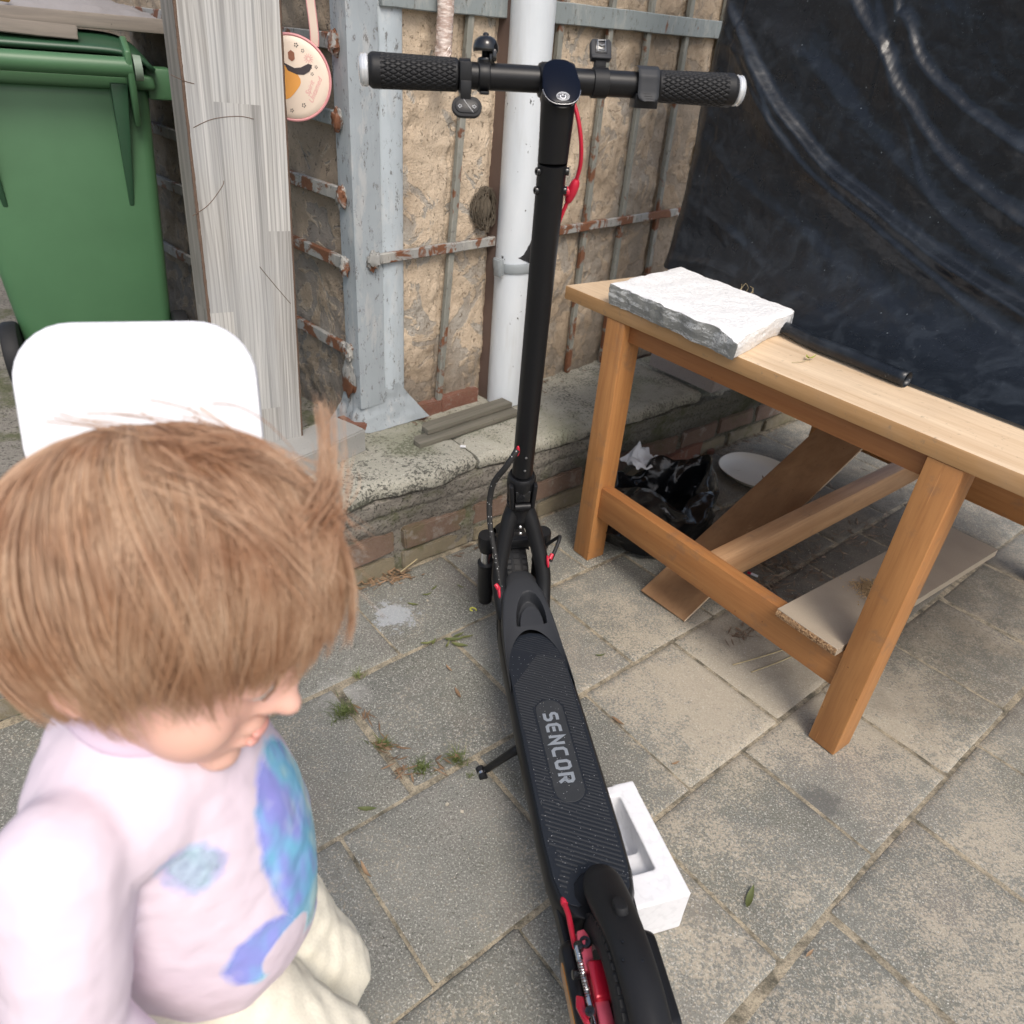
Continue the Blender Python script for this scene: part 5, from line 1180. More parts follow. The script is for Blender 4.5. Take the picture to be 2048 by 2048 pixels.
# cream dish, brick, block
mb = MB().lathe([(.0, .004), (.085, .004), (.112, .012), (.128, .026), (.131, .0255), (.116, .009), (.088, .0), (.0, .0)], 60)
mb.v = [(x * (1 + .05 * math.cos(2 * math.atan2(y, x) + .6)), y * (1 + .04 * math.cos(3 * math.atan2(y, x))), z) for x, y, z in mb.v]
dsh = part('cream_dish', mb, M_DISH); dsh.location = (.868, 2.345, .002); tag(dsh, 'shallow cream plastic dish lying on the paving under the table', 'dish')
rb_ = rough_block(.225, .105, .062, 91, .0018); rb_.materials.append(M_BRICKR); o = put('loose_brick', rb_, None); o.matrix_world = frame((.575, 2.425, .032), (.69, .72, 0), (0, 0, 1)); tag(o, 'loose red brick lying against the kerb behind the rubbish bag', 'brick')
pv = thing('grey_coping_block', 'grey concrete block with a chipped side lying on the kerb under the table', 'block', frame(pq(2.06, 1.475, .300), GA, (0, 0, 1)))
bm_ = rough_block(.105, .295, .046, 71, .0012); bm_.materials.append(M_PAVER); o = put('block', bm_, None, pv); o.matrix_local = Matrix.Translation((0.03, 0, .024)) @ Matrix.Rotation(-.03, 4, 'Z')

# packing foam beside the rear of the deck: a moulded tray with a stepped hollow
FD = Vector((.339 - .264, .683 - .891, 0)).normalized(); FX = Vector((FD.y, -FD.x, 0))   # FD from the far end to the near end; FX to the left
if FX.x > 0: FX = -FX
fmat = Matrix((FX, FD, (0, 0, 1))).transposed().to_4x4(); fmat.translation = Vector((.267, .889, 0))
fb_ = MB().box((.062, .110, .014), (.125, .222, .026)).box((.019, .110, .051), (.038, .222, .1)).box((.0625, .195, .051), (.125, .054, .1)).box((.062, .012, .051), (.125, .022, .1)).box((.05, .145, .035), (.06, .06, .062)).box((.100, .11, .04), (.05, .06, .062))
me = fuse(fb_, 'packing_foam', .0022, 3, .5); o = put('packing_foam', me, M_FOAM2); o.matrix_world = fmat; o.location.z += .001
tag(o, 'moulded white packing foam tray beside the rear of the scooter deck', 'packing foam')
# ================================================================== LEFT SIDE: board, purse, bin, slats, stone
ND = Vector((.62, -.785, 0)).normalized(); XD = Vector((-ND.y, ND.x, 0))        # board front faces ND; XD runs to the right along it
if XD.x < 0: XD = -XD
up = Vector((math.sin(math.radians(4.6)) * XD.x, math.sin(math.radians(4.6)) * XD.y, 1)).normalized()
BR = Vector((-.548, 1.640, .362))                                                # front bottom right corner
LBW, LBT, LBH = .194, .10, 1.45
lbm = Matrix((XD, -ND, up)).transposed().to_4x4(); lbm.translation = BR - XD * (LBW / 2)
brd = thing('laminate_beam', 'tall grey wood effect laminate board leaning upright beside the corner post', 'board', lbm)
part('front_panel', MB().box((0, .0035, LBH / 2), (LBW - .004, .007, LBH)), M_LAM, brd, bevel=.0008, seg=1)
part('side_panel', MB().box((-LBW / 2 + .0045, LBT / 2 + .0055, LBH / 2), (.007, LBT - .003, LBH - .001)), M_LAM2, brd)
def chipfn(x0, y0):
    def fn(u, v):
        an = 2 * PI * u; z = LBH * v; r = .0038 + .0011 * nz((an, z * 40, x0 * 90), 1.0) + .0010 * nz((an, z * 130, 3), 1.0)
        return Vector((x0 + r * math.cos(an), y0 + r * math.sin(an), z))
    return fn
part('chipped_corner', MB().grid(chipfn(-LBW / 2 + .001, .0042), 10, 420, True), M_MDF, brd); part('chipped_corner', MB().grid(chipfn(LBW / 2 - .0006, .0046), 10, 420, True), M_MDF, brd)
part('core', MB().box((.004, LBT / 2 + .006, LBH / 2 - .002), (LBW - .012, LBT - .008, LBH - .006)), M_MDF, brd)
cr = MB()
for pts in ([(-.118, .78), (-.095, .772), (-.078, .769)], [(-.088, .695), (-.05, .712), (.0, .72), (.03, .717)], [(-.108, .535), (-.075, .556), (-.045, .59), (-.04, .602)], [(.02, .43), (.05, .39), (.085, .345)]):
    cr.tube([(x, -.0002, z) for x, z in spline([(a, b, 0) for a, b in pts], 5) and [(p.x, p.y) for p in spline([(a, b, 0) for a, b in pts], 5)]], .0007, 5)
part('crack', cr, M_MDF, brd)

# round purse on a strap
pm = frame((-.558, 1.812, 1.1465), (.955, .26, .0), (.26, -.965, .0)) @ Matrix.Rotation(math.radians(-8), 4, 'Z') @ Matrix.Scale(.925, 4)
prs = thing('round_purse', 'round cream and pink child purse hanging by its strap behind the board', 'purse', pm)
part('panel', MB().lathe([(.0, .017), (.07, .0165), (.0815, .014), (.086, .010), (.086, -.012), (.08, -.017), (.0, -.02)], 60), M_PURSE, prs, bevel=.001)
mb = MB()
for z, r, t in ((.0105, .0868, .0032), (-.0105, .0868, .0032)): mb.tube([(r * math.cos(a), r * math.sin(a), z) for a in np.linspace(0, 2 * PI, 72, endpoint=False)], t, 8, closed=True)
part('piping', mb, M_PINK, prs); part('zip_band', MB().lathe([(.0870, -.008), (.0885, -.003), (.0885, .003), (.0870, .008)], 60), M_PINK, prs)
pr_ = MB().prism([(-.03 + .048 * math.cos(a) * (1 + .12 * math.sin(3 * a)), -.012 + .036 * math.sin(a)) for a in np.linspace(0, 2 * PI, 30, endpoint=False)], .0168, .0176)
part('print', pr_, M_ORANGE, prs)
part('print', MB().prism([(-.02, .028), (.004, .022), (.018, .026), (.034, .037), (.043, .036), (.038, .022), (.026, .013), (.010, .010), (-.01, .014)], .0168, .0177), M_DKPRINT, prs)
part('print', MB().prism([(-.010, .038), (-.002, .034), (.004, .040), (.002, .052), (-.006, .056), (-.012, .05)], .0168, .0177), M_BRPRINT, prs)
def flower(mb, x, y, r, n=5):
    for k in range(n):
        a = 2 * PI * k / n; c_ = (x + r * math.cos(a), y + r * math.sin(a)); mb.prism([(c_[0] + r * .42 * math.cos(b), c_[1] + r * .42 * math.sin(b)) for b in np.linspace(0, 2 * PI, 7, endpoint=False)], .0160, .0172)
mb = MB()
for x, y, r in ((.005, .068, .0035), (.020, .060, .0028), (.038, .030, .0035), (.044, .018, .0026), (.030, -.050, .0035), (.004, -.066, .003), (.052, .034, .0026)): flower(mb, x, y, r)
part('flower_print', mb, M_DKPRINT, prs)['kind'] = 'stuff'
mb = MB()
for k in range(12): a = 2 * PI * k / 12; mb.ribbon([(.034 + .003 * math.cos(a), .047 + .003 * math.sin(a)), (.034 + .0105 * math.cos(a), .047 + .0105 * math.sin(a))], .001, .016, .0171)
part('star_print', mb, M_ROSE, prs)
for body, x, y in (('Spirit', .041, -.012), ('Untamed', .054, -.014)):
    me = text_mesh(body, .0155, .0006, .3); o = put('lettering', me, M_ROSE, prs); o.matrix_local = Matrix.Translation((x, y, .0166)) @ Matrix.Rotation(math.radians(72), 4, 'Z')
st = spline([(.045, .075, .0), (.043, .10, .004), (.030, .16, .006), (.018, .21, .01), (.01, .27, .012), (.0, .36, .03)], 6)
mb = MB(); vs = []
for i, p in enumerate(st): vs += [p + Vector((-.0085, 0, 0)), p + Vector((.0085, 0, 0)), p + Vector((.0085, 0, .002)), p + Vector((-.0085, 0, .002))]
mb.add(vs, [(i * 4 + k, i * 4 + (k + 1) % 4, i * 4 + 4 + (k + 1) % 4, i * 4 + 4 + k) for i in range(len(st) - 1) for k in range(4)] + [(0, 1, 2, 3), tuple(len(vs) - 4 + k for k in range(4))])
part('strap', mb, M_STRAP, prs)
part('strap_piping', MB().tube([p + Vector((.009, 0, .001)) for p in st], .0014, 6).tube([p + Vector((-.009, 0, .001)) for p in st], .0014, 6), M_PINK, prs)

# wheelie bin, handle side towards us
e1 = Vector((-.86, -.51, 0)).normalized(); e2 = Vector((-.51, .86, 0)).normalized()   # e1: along the handle, to the left; e2: from the handle side to the front
bmx = Matrix((-e1, e2, (0, 0, 1))).transposed().to_4x4(); bmx.translation = Vector((-1.035, 2.155, .289)) + e1 * .25
bn = thing('wheelie_bin', 'green plastic wheelie bin standing behind the laminate board', 'bin', bmx)
bod = MB().hexa([(-.19, .03, .02), (.19, .03, .02), (.19, .40, .0), (-.19, .40, .0), (-.243, .03, .80), (.243, .03, .80), (.243, .50, .80), (-.243, .50, .80)])
bo_ = part('body', bod, M_BIN, bn, bevel=.03, seg=4)
part('rim', MB().box((0, .265, .803), (.52, .50, .035)), M_BIN, bn, bevel=.01, seg=3)
lid = part('lid', MB().grid(lambda u, v: Vector(((u - .5) * .53, .0 + .55 * v, .835 + .075 * math.sin(min(1, v * 1.1 + .1) * PI) ** .55 * (1 - (2 * u - 1) ** 8))), 34, 30), M_BIND, bn)
sm_ = lid.modifiers.new('thickness', 'SOLIDIFY'); sm_.thickness = .012
part('handle', MB().tube([(-.2, -.045, .838), (.205, -.045, .838)], .0225, 24), M_BIN, bn)
part('handle_cap', MB().tube([(.21, -.045, .838), (.228, -.045, .838)], [.029, .0275], 24), M_BING, bn)
for sx_ in (-1, 1):
    part('hinge_bracket', MB().prism([(-.07, .875), (.02, .905), (.06, .85), (.055, .74), (-.005, .70), (-.06, .79)], sx_ * .2 - .008, sx_ * .2 + .008, Matrix(((0, 0, 1, 0), (1, 0, 0, 0), (0, 1, 0, 0), (0, 0, 0, 1)))), M_BIN, bn, bevel=.005)
    part('rib', MB().hexa([(sx_ * .15 - .006, .028, .50), (sx_ * .15 + .006, .028, .50), (sx_ * .15 + .006, .034, .50), (sx_ * .15 - .006, .034, .50), (sx_ * .17 - .02, -.03, .80), (sx_ * .17 + .02, -.03, .80), (sx_ * .17 + .02, .032, .80), (sx_ * .17 - .02, .032, .80)]), M_BIND, bn, bevel=.003)
    part('wheel', MB().tube([(sx_ * .2, .02, .1), (sx_ * .245, .02, .1)], .1, 32), M_RUB, bn, bevel=.012)
part('side_lug', MB().box((.275, .10, .80), (.07, .12, .075)), M_BIN, bn, bevel=.008)
# things lying on the bin lid
def onbin(x, y, z): return bmx @ Vector((x, y, z))
pk = thing('old_plank', 'worn grey brown plank lying across the bin lid', 'plank', frame(onbin(.0, .16, .931), -e1, (0, 0, 1)))
part('plank', MB().box((-.02, 0, 0), (.78, .13, .034)), M_OLDW, pk, bevel=.004)
o = put('wood_offcut', rough_block(.26, .06, .03, 33, .002), M_OLDW); o.matrix_world = frame(onbin(-.03, .045, .905), -e1, (0, .05, 1)); tag(o, 'short old wood offcut under the plank on the bin', 'wood')
mb = MB().grid(lambda u, v: Vector(((u - .5) * .7, (v - .5) * .35, .075 * math.sin(u * PI) * math.sin(v * PI) + .02 * abs(fbm((u * 3, v * 3, 0), 1.6, 4)))), 50, 30, False, frame(onbin(.02, .36, .93), -e1, (0, 0, 1)))
tag(part('grey_cloth', mb, M_CLOTH, None, True), 'crumpled grey cloth behind the plank on the bin', 'cloth')
tl = thing('hand_tool', 'black and yellow tool handle lying on the plank', 'tool', frame(onbin(-.10, .13, .965), (-e1 + e2 * .8), (0, 0, 1)))
part('black_grip', MB().tube(spline([(-.10, 0, 0), (-.03, 0, .004), (.02, .004, .004)], 5), [.016] * 11, 14), M_RUB, tl); part('yellow_shaft', MB().tube([(.02, .004, .004), (.09, .012, .0)], .011, 14), M_YEL, tl)

# pale stone block at the foot of the board, two slats on the kerb
sb = rough_block(.275, .115, .066, 51, .0008); sb.materials.append(M_STONE); o = put('stone_block', sb, None); o.matrix_world = frame(pq(.685, 1.565, .3345), GA * 1.0 + GB * .28, (0, 0, 1)); tag(o, 'pale grey stone block under the board at the left end of the kerb', 'stone')
for name, p0, p1, q0, q1, z, lab in (('wooden_slat', .957, 1.335, 1.487, 1.53, .3115, 'weathered grey wooden slat lying lowest on the kerb by the pipe'), ('wooden_slat', 1.005, 1.33, 1.517, 1.567, .3275, 'weathered grey wooden slat resting on another slat against the wall')):
    A_, B_ = pq(p0, (q0 + q1) / 2 - .004, z), pq(p1, (q0 + q1) / 2 + .028, z); L2 = (B_ - A_).length
    me = MB().prism([(-L2 / 2, -.023), (L2 / 2, -.023), (L2 / 2, .023), (-L2 / 2 + .018, .023), (-L2 / 2 + .002, .008)], -.0075, .0075).mesh('wooden_slat', bevel=.0015)
    o = put('wooden_slat', me, M_SLAT); o.matrix_world = frame((A_ + B_) / 2, B_ - A_, (0, 0, 1)); tag(o, lab, 'slat', 'slats on the kerb')
# ================================================================== THE CHILD
t = NT('child_skin'); n_ = t.noise(t.pos(), 18, 3); t.P(Base_Color=t.mix(n_, (0.70, 0.39, 0.31), (0.80, 0.5, 0.4)), Roughness=0.5, Subsurface_Weight=0.12, Subsurface_Scale=0.01); M_SKIN = t.m
t.b.inputs['Subsurface Radius'].default_value = (1, .35, .2)
t = NT('child_hair'); hi = t.n('ShaderNodeHairInfo'); x_ = t.noise(t.pos(), 19, 3)
hc = t.mix(hi.outputs['Random'], (0.36, 0.205, 0.115), (0.60, 0.42, 0.285)); hc = t.mix(t.step(x_, .35, .65), t.mix(1, hc, (.66, .52, .43), 'MULTIPLY'), hc)
t.P(Base_Color=hc, Roughness=0.42, Specular_IOR_Level=0.45); M_HAIR = t.m
M_HCAP = simple('child_hair_base', (0.34, 0.185, 0.095), 0.6, bump=(160, 0.6, 0.004), var=0.25)
M_LIP = simple('child_lips', (0.68, 0.34, 0.29), 0.45); M_EYE = simple('eye_white', (0.75, 0.73, 0.7), 0.2); M_IRIS = simple('eye_iris', (0.08, 0.1, 0.12), 0.15); M_LASH = simple('lashes', (0.3, 0.17, 0.12), 0.6)
M_TROU = mk_foam('cream_trousers_cloth', (0.85, 0.8, 0.66), 0.9, 300, 0.1)
HS = 1.09
Hc = Vector((-.2345, .3885, .8885)); vdir = Vector((-.374, .728, -.574)).normalized()
Hf = Vector((.907, -.091, -.411)).normalized(); Hu = Vector((.357, .685, .636)); al = math.radians(30)
Hu = (Hu * math.cos(al) - vdir * math.sin(al)); Hu = (Hu - Hf * Hu.dot(Hf)).normalized(); Hl = Hu.cross(Hf)
HM = Matrix((Hf, Hl, Hu)).transposed().to_4x4(); HM.translation = Hc; HM = HM @ Matrix.Scale(HS, 4)
kid = thing('person', 'small child with blond brown hair in a pale lilac shirt, head bent towards the scooter', 'person', Matrix.Translation((-.275, .385, 0)))
def cap_chain(mb, pts, rad, n=16):
    """closed tapered tube with ball ends, resampled so that it joins smoothly"""
    P = spline(pts, 6); m = len(P); R = [v.x for v in spline([(r, 0, 0) for r in rad], 6)]
    mb.tube(P, R, n); mb.ell(P[0], (R[0],) * 3, None, 14, 9); mb.ell(P[-1], (R[-1],) * 3, None, 14, 9)
    return mb
sk = MB()
E_ = lambda c, r, rot=None: sk.ell(c, r, HM, 26, 18, rot)
ry = lambda deg: Matrix.Rotation(math.radians(deg), 3, 'Y')
E_((-.008, 0, .012), (.088, .071, .083)); E_((.022, 0, .005), (.070, .062, .066)); E_((.030, 0, -.045), (.057, .054, .056)); E_((.046, 0, -.072), (.040, .040, .032))
for s_ in (1, -1):
    E_((.050, .032 * s_, -.052), (.031, .027, .029)); E_((-.006, .070 * s_, -.030), (.020, .008, .027), ry(-12)); E_((.0, .0745 * s_, -.026), (.010, .006, .014), ry(-12))
    E_((.072, .027 * s_, -.012), (.017, .019, .0115)); E_((.078, .027 * s_, .010), (.013, .022, .009)); E_((.088, .0075 * s_, -.040), (.009, .0075, .008))
E_((.090, 0, -.022), (.012, .0085, .020), ry(-28)); E_((.1005, 0, -.036), (.0105, .0095, .0095)); E_((.083, 0, -.060), (.012, .017, .008)); E_((.083, 0, -.0735), (.011, .015, .007)); E_((.074, 0, -.093), (.016, .018, .0135))
NB = Vector((-.268, .392, .775))
cap_chain(sk, [HM @ Vector((-.03, 0, -.05)), NB + Vector((.012, 0, .03)), NB], [.043, .038, .046])
cap_chain(sk, [(-.275, .385, .69), (-.275, .385, .63), (-.275, .385, .55), (-.280, .385, .47)], [.070, .083, .083, .082]); sk.ell((-.277, .385, .712), (.060, .105, .048)); sk.ell((-.285, .385, .46), (.075, .095, .065))
RS, LS_ = Vector((-.285, .282, .735)), Vector((-.270, .490, .735))
RE, RW = Vector((-.285, .232, .590)), Vector((-.190, .215, .490)); LE, LW_ = Vector((-.262, .600, .680)), Vector((-.318, .628, .800))
cap_chain(sk, [RS, RE], [.036, .029]); cap_chain(sk, [RE, RW], [.029, .020]); cap_chain(sk, [LS_, LE], [.036, .029]); cap_chain(sk, [LE, LW_], [.029, .020])
HRt, HLt = Vector((-.285, .335, .45)), Vector((-.280, .437, .45)); KR, KL = Vector((-.150, .330, .305)), Vector((-.185, .445, .255)); AR, AL = Vector((-.235, .325, .062)), Vector((-.23, .445, .062))
for h_, k_, a_2 in ((HRt, KR, AR), (HLt, KL, AL)):
    cap_chain(sk, [h_, k_], [.062, .042]); cap_chain(sk, [k_, k_ * .6 + a_2 * .4 + Vector((-.012, 0, 0)), a_2], [.042, .041, .026]); cap_chain(sk, [a_2 + Vector((-.02, 0, -.035)), a_2 + Vector((.045, 0, -.038)), a_2 + Vector((.092, 0, -.042))], [.027, .025, .018])
def hand(wrist, d, palm_n, curl):
    """palm and five fingers of unequal length; d points down the hand, palm_n out of the palm"""
    d = d.normalized(); palm_n = (palm_n - d * palm_n.dot(d)).normalized(); sd_ = d.cross(palm_n)
    cap_chain(sk, [wrist, wrist + d * .026, wrist + d * .046], [.017, .019, .016], 14)
    for k in (-1, 1): cap_chain(sk, [wrist + d * .018 + sd_ * .007 * k, wrist + d * .047 + sd_ * .013 * k], [.012, .011], 10)
    for i, (o_, L2) in enumerate(((-.0175, .034), (-.006, .040), (.006, .038), (.0175, .029))):
        p = wrist + d * .046 + sd_ * o_; pts = [p]; dd = d.copy()
        for j in range(3):
            dd = (dd * math.cos(curl) + palm_n * math.sin(curl)).normalized(); p = p + dd * L2 / 3; pts.append(p)
        cap_chain(sk, pts, [.0064, .006, .0055, .0048], 8)
    p = wrist + d * .016 - sd_ * .016; cap_chain(sk, [p, p + (d * .6 - sd_ * .8 + palm_n * .4).normalized() * .017, p + (d * .95 - sd_ * .9 + palm_n * .9).normalized() * .032], [.009, .0072, .0056], 8)
hand(RW, RW - RE, Vector((-.2, 1, -.2)), .35); hand(LW_, Vector((-.15, .1, 1)), Vector((-.2, 1, .1)), .42)
put('body', fuse(sk, 'body', .0034, 7, .5), M_SKIN, kid, True)
# eyes looking down, lashes, lips
for s_ in (1, -1):
    part('eye', MB().ell((.0765, .027 * s_, -.014), (.0125, .0135, .0095), HM, 18, 12), M_EYE, kid, True)
    part('iris', MB().ell((.0865, .027 * s_, -.0175), (.0030, .0055, .0050), HM, 14, 9), M_IRIS, kid, True)
    part('lashes', MB().tube([HM @ Vector((.0895 - .35 * abs(x) ** 1.5 * 4, .027 * s_ + x, -.0125 - 8 * x * x)) for x in np.linspace(-.013, .013, 9)], .0011, 6), M_LASH, kid, True)
    part('eyebrow', MB().tube([HM @ Vector((.0915 - 9 * x * x, .027 * s_ + x, .0125 - 5 * x * x)) for x in np.linspace(-.016, .016, 9)], [.0008, .0016, .002, .002, .002, .0018, .0016, .0012, .0006], 6), M_HCAP, kid, True)
part('lips', MB().ell((.0925, 0, -.0625), (.0045, .0125, .0036), HM, 16, 10).ell((.0915, 0, -.0715), (.0048, .0110, .0042), HM, 16, 10), M_LIP, kid, True)

# hair: base shell and strands combed from the crown
def hair_dir(phi, psi):
    return Vector((math.cos(psi) * math.cos(phi), math.cos(psi) * math.sin(phi), math.sin(psi)))
def psi_end(phi):
    a = abs((phi + PI) % (2 * PI) - PI)           # 0 at the front
    pts = [(0, .14), (.45, .07), (.8, -.06), (1.15, -.30), (1.6, -.72), (2.2, -.98), (PI, -1.05)]
    for (x0, y0), (x1, y1) in zip(pts, pts[1:]):
        if a <= x1: return y0 + (y1 - y0) * (a - x0) / (x1 - x0)
    return pts[-1][1]
def skull(phi, psi, k):
    d = hair_dir(phi, psi); r = Vector((.094, .077, .091)); return Vector((-.004 + d.x * r.x, d.y * r.y, .008 + d.z * r.z)) * k
def cap_fn(u, v):
    phi = 2 * PI * u; pe = psi_end(phi) + .06 * nz((math.cos(phi) * 3, math.sin(phi) * 3, 0), 1.5); psi = PI / 2 + (pe - PI / 2) * v
    lump = 1.045 + .028 * nz((math.cos(phi) * 3.2 + v * .6, math.sin(phi) * 3.2, v * 1.2), 1.3) + .02 * math.sin(v * PI); 
    return HM @ skull(phi, psi, lump * (1 - .06 * max(0, (v - .9) / .1)))
cap_o = part('hair', MB().grid(cap_fn, 140, 60, True), M_HCAP, kid, True)
sm_ = cap_o.modifiers.new('thickness', 'SOLIDIFY'); sm_.thickness = .012; sm_.offset = -1
rs = np.random.default_rng(11); NPT = 18; pos = []; rad = []; sizes = []; NC = 420
cl_phi = rs.uniform(0, 2 * PI, NC); cl_k = rs.uniform(1.03, 1.17, NC); cl_e = rs.normal(0, .17, NC); cl_s = rs.uniform(0, .62, NC); cl_b = rs.normal(0, .22, NC); cl_f = rs.normal(.0, .06, NC)
CROWN = Vector((-.62, .18, .76)).normalized()                       # the whorl, at the back of the head
def sph(d, k):
    return Vector((-.004 + d.x * .094, d.y * .077, .008 + d.z * .091)) * k
for k in range(16000):
    c_ = int(rs.integers(NC)); phi = cl_phi[c_] + rs.normal(0, .05); e_ = hair_dir(phi, psi_end(phi) + cl_e[c_] * .8 + rs.normal(0, .05))
    s0 = min(.8, max(.0, cl_s[c_] + rs.normal(0, .05))); ang = CROWN.angle(e_); side_ = CROWN.cross(e_).normalized(); kk = cl_k[c_] + rs.normal(0, .010); fl = cl_f[c_] + rs.normal(0, .02)
    for j in range(NPT):
        q = j / (NPT - 1); f = s0 + (1 - s0) * q
        d = (CROWN * math.sin((1 - f) * ang) + e_ * math.sin(f * ang)) / math.sin(ang)
        d = (d + side_ * (cl_b[c_] * math.sin(f * PI) + .02 * math.sin(f * 11 + c_))).normalized()
        pos.append(HM @ sph(d, 1.03 + (kk - 1.03) * math.sin(min(1, q * 1.6) * PI / 2) + fl * q * q)); rad.append(.00033 * (1 - .7 * q ** 3))
    sizes.append(NPT)
def wisp(root, tip, spread, n, bend):
    for k in range(n):
        a_ = Vector(root) + Vector(rs.normal(0, spread, 3)); b_ = Vector(tip) + Vector(rs.normal(0, spread * 1.1, 3)); m_ = (a_ + b_) / 2 + Vector(bend) * rs.uniform(.4, 1.4) + Vector(rs.normal(0, spread * .6, 3))
        for j in range(NPT):
            s_ = j / (NPT - 1); pos.append(HM @ (a_ * (1 - s_) ** 2 + m_ * 2 * s_ * (1 - s_) + b_ * s_ * s_)); rad.append(.0004 * (1 - .8 * s_ ** 2))
        sizes.append(NPT)
JU = Vector((-.47, .44, .77))
wisp(Vector((.078, -.01, .070)), Vector((.078, -.01, .070)) + JU * .100, .0035, 90, (.010, 0, -.002)); wisp(Vector((.082, -.015, .062)), Vector((.086, -.012, .062)) + JU * .066, .0045, 80, (.010, 0, 0))
wisp((.06, -.02, .088), Vector((.075, -.01, .088)) + JU * .045, .007, 40, (.01, 0, .01)); wisp((-.01, -.02, .10), Vector((.066, -.02, .092)) + JU * .028, .009, 36, (-.01, 0, .018))
wisp((-.07, -.01, .082), (.045, -.02, .106), .010, 26, (0, 0, .016)); wisp((-.03, .0, .098), (.085, .0, .086), .010, 30, (0, 0, .018)); wisp((-.01, -.05, .088), (.088, -.045, .060), .010, 50, (.01, 0, .018))
hcv = bpy.data.hair_curves.new('strands'); hcv.add_curves(sizes)
pv_ = np.array([(p.x, p.y, p.z) for p in pos], dtype=np.float32) - np.array(WM[kid.name].translation, dtype=np.float32)
hcv.points.foreach_set('position', pv_.ravel()); hcv.points.foreach_set('radius', np.array(rad, dtype=np.float32))
hcv.materials.append(M_HAIR)
ho = bpy.data.objects.new('strands', hcv); COL.objects.link(ho); ho.parent = cap_o

# shirt with a shiny print, trousers, shoes
t = NT('lilac_shirt_cloth'); p_ = t.pos(); x_, y_, z_ = t.xyz(p_)
base = t.mix(t.noise(p_, 9, 3), (0.64, 0.53, 0.61), (0.75, 0.66, 0.725))
def spot(c, r, e0=1.0, e1=.9, wob=.35, tilt=0):
    v = t.vm('SUBTRACT', p_, c); v = t.mapv(v, (1, 1, 1), (0, 0, tilt)); v = t.vm('DIVIDE', v, r)
    return t.step(t.ma('ADD', t.vm('LENGTH', v), t.ma('MULTIPLY', t.ma('SUBTRACT', t.noise(p_, 55, 3), .5), wob)), e0, e1)
irid = t.n('ShaderNodeLayerWeight'); irid.inputs['Blend'].default_value = .4
hol = t.ramp(t.ma('ADD', t.ma('MULTIPLY', t.noise(t.mapv(p_, (1, 1, .5)), 22, 2), .75), t.ma('MULTIPLY', irid.outputs['Facing'], .35)), [(.3, (.36, .32, .86)), (.5, (.34, .40, .93)), (.62, (.25, .66, .96)), (.72, (.6, .92, .96)), (.84, (.42, .38, .92))])
m2 = spot((-.205, .296, .690), (.034, .03, .030), 1.05, .75, .7)
m1 = t.ma('MAXIMUM', t.ma('MAXIMUM', spot((-.158, .392, .615), (.080, .058, .122), 1.02, .92, .18), spot((-.165, .315, .555), (.05, .036, .040), 1.02, .85, .3)), m2)
cutm = spot((-.150, .335, .535), (.05, .03, .03), wob=.2)
pm_ = t.ma('MULTIPLY', m1, t.ma('SUBTRACT', 1.0, cutm))
seq = t.step(t.noise(t.mapv(p_, (1, 1, .6)), 30, 2), .55, .7)
t.P(Base_Color=t.mix(pm_, base, t.mix(t.ma('MULTIPLY', m2, .75), t.mix(t.ma('MULTIPLY', seq, .35), hol, (.85, .9, .95)), t.mix(t.noise(p_, 120, 2), (.25, .3, .32), (.75, .95, .98)))), Roughness=t.ma('SUBTRACT', .9, t.ma('MULTIPLY', pm_, .65)), Metallic=t.ma('MULTIPLY', pm_, .25), Normal=t.bump(t.noise(p_, 14, 3), .5, .012)); M_SHIRT = t.m
sh = MB()
sh.ell(NB + Vector((-.002, 0, -.012)), (.066, .076, .036)); sh.ell((-.277, .385, .722), (.076, .122, .064))
cap_chain(sh, [(-.272, .385, .72), (-.262, .385, .64), (-.258, .385, .56), (-.262, .385, .505)], [.084, .099, .104, .103], 28)
cap_chain(sh, [RS, RS * .5 + RE * .5 + Vector((0, -.004, 0)), RE, RE * .35 + RW * .65], [.046, .044, .040, .033]); cap_chain(sh, [LS_, LE, LE * .35 + LW_ * .65], [.046, .040, .033])
me = fuse(sh, 'shirt', .004, 10, .5)
push(me, lambda q: .0045 * nz((q.x, q.y, q.z * .55), 16) + .0012 * nz(q, 50))
put('shirt', me, M_SHIRT, kid, True)
mb = MB(); ring = [NB + Vector((.004 + .053 * math.cos(a), .056 * math.sin(a), .013 - .012 * math.cos(a))) for a in np.linspace(0, 2 * PI, 40, endpoint=False)]
part('collar', mb.tube(ring, .0085, 10, closed=True), simple('lilac_collar', (.66, .54, .66), .9), kid, True)
tr = MB()
for h_, k_, a_2 in ((HRt, KR, AR), (HLt, KL, AL)):
    cap_chain(tr, [h_, k_], [.078, .060]); cap_chain(tr, [k_, k_ * .5 + a_2 * .5, a_2 + Vector((0, 0, .012))], [.060, .054, .045])
tr.ell((-.282, .385, .475), (.094, .108, .075))
me = fuse(tr, 'trousers', .0042, 8, .5)
push(me, lambda q: .006 * nz(q, 17) + .003 * nz(q, 45))
put('trousers', me, M_TROU, kid, True)
for a_2 in (AR, AL):
    sb_ = MB(); cap_chain(sb_, [a_2 + Vector((-.022, 0, -.033)), a_2 + Vector((.045, 0, -.036)), a_2 + Vector((.098, 0, -.040))], [.0325, .0305, .0235]); put('shoe', fuse(sb_, 'shoe', .005, 4), M_TROU, kid, True)

# the white foam block held up behind the head
fo_pts = roundrect(.215, .17, .055, 8)
fb2 = MB().prism(fo_pts, -.035, .035)
me = fb2.mesh('foam_block', bevel=.006, seg=2)
o = put('foam_block', me, M_FOAM2)
o.matrix_world = frame((-.376, .662, .890), (.90, .36, -.02), (.33, -.86, .38))
tag(o, 'white rounded foam block held up behind the hair of the child', 'foam block')
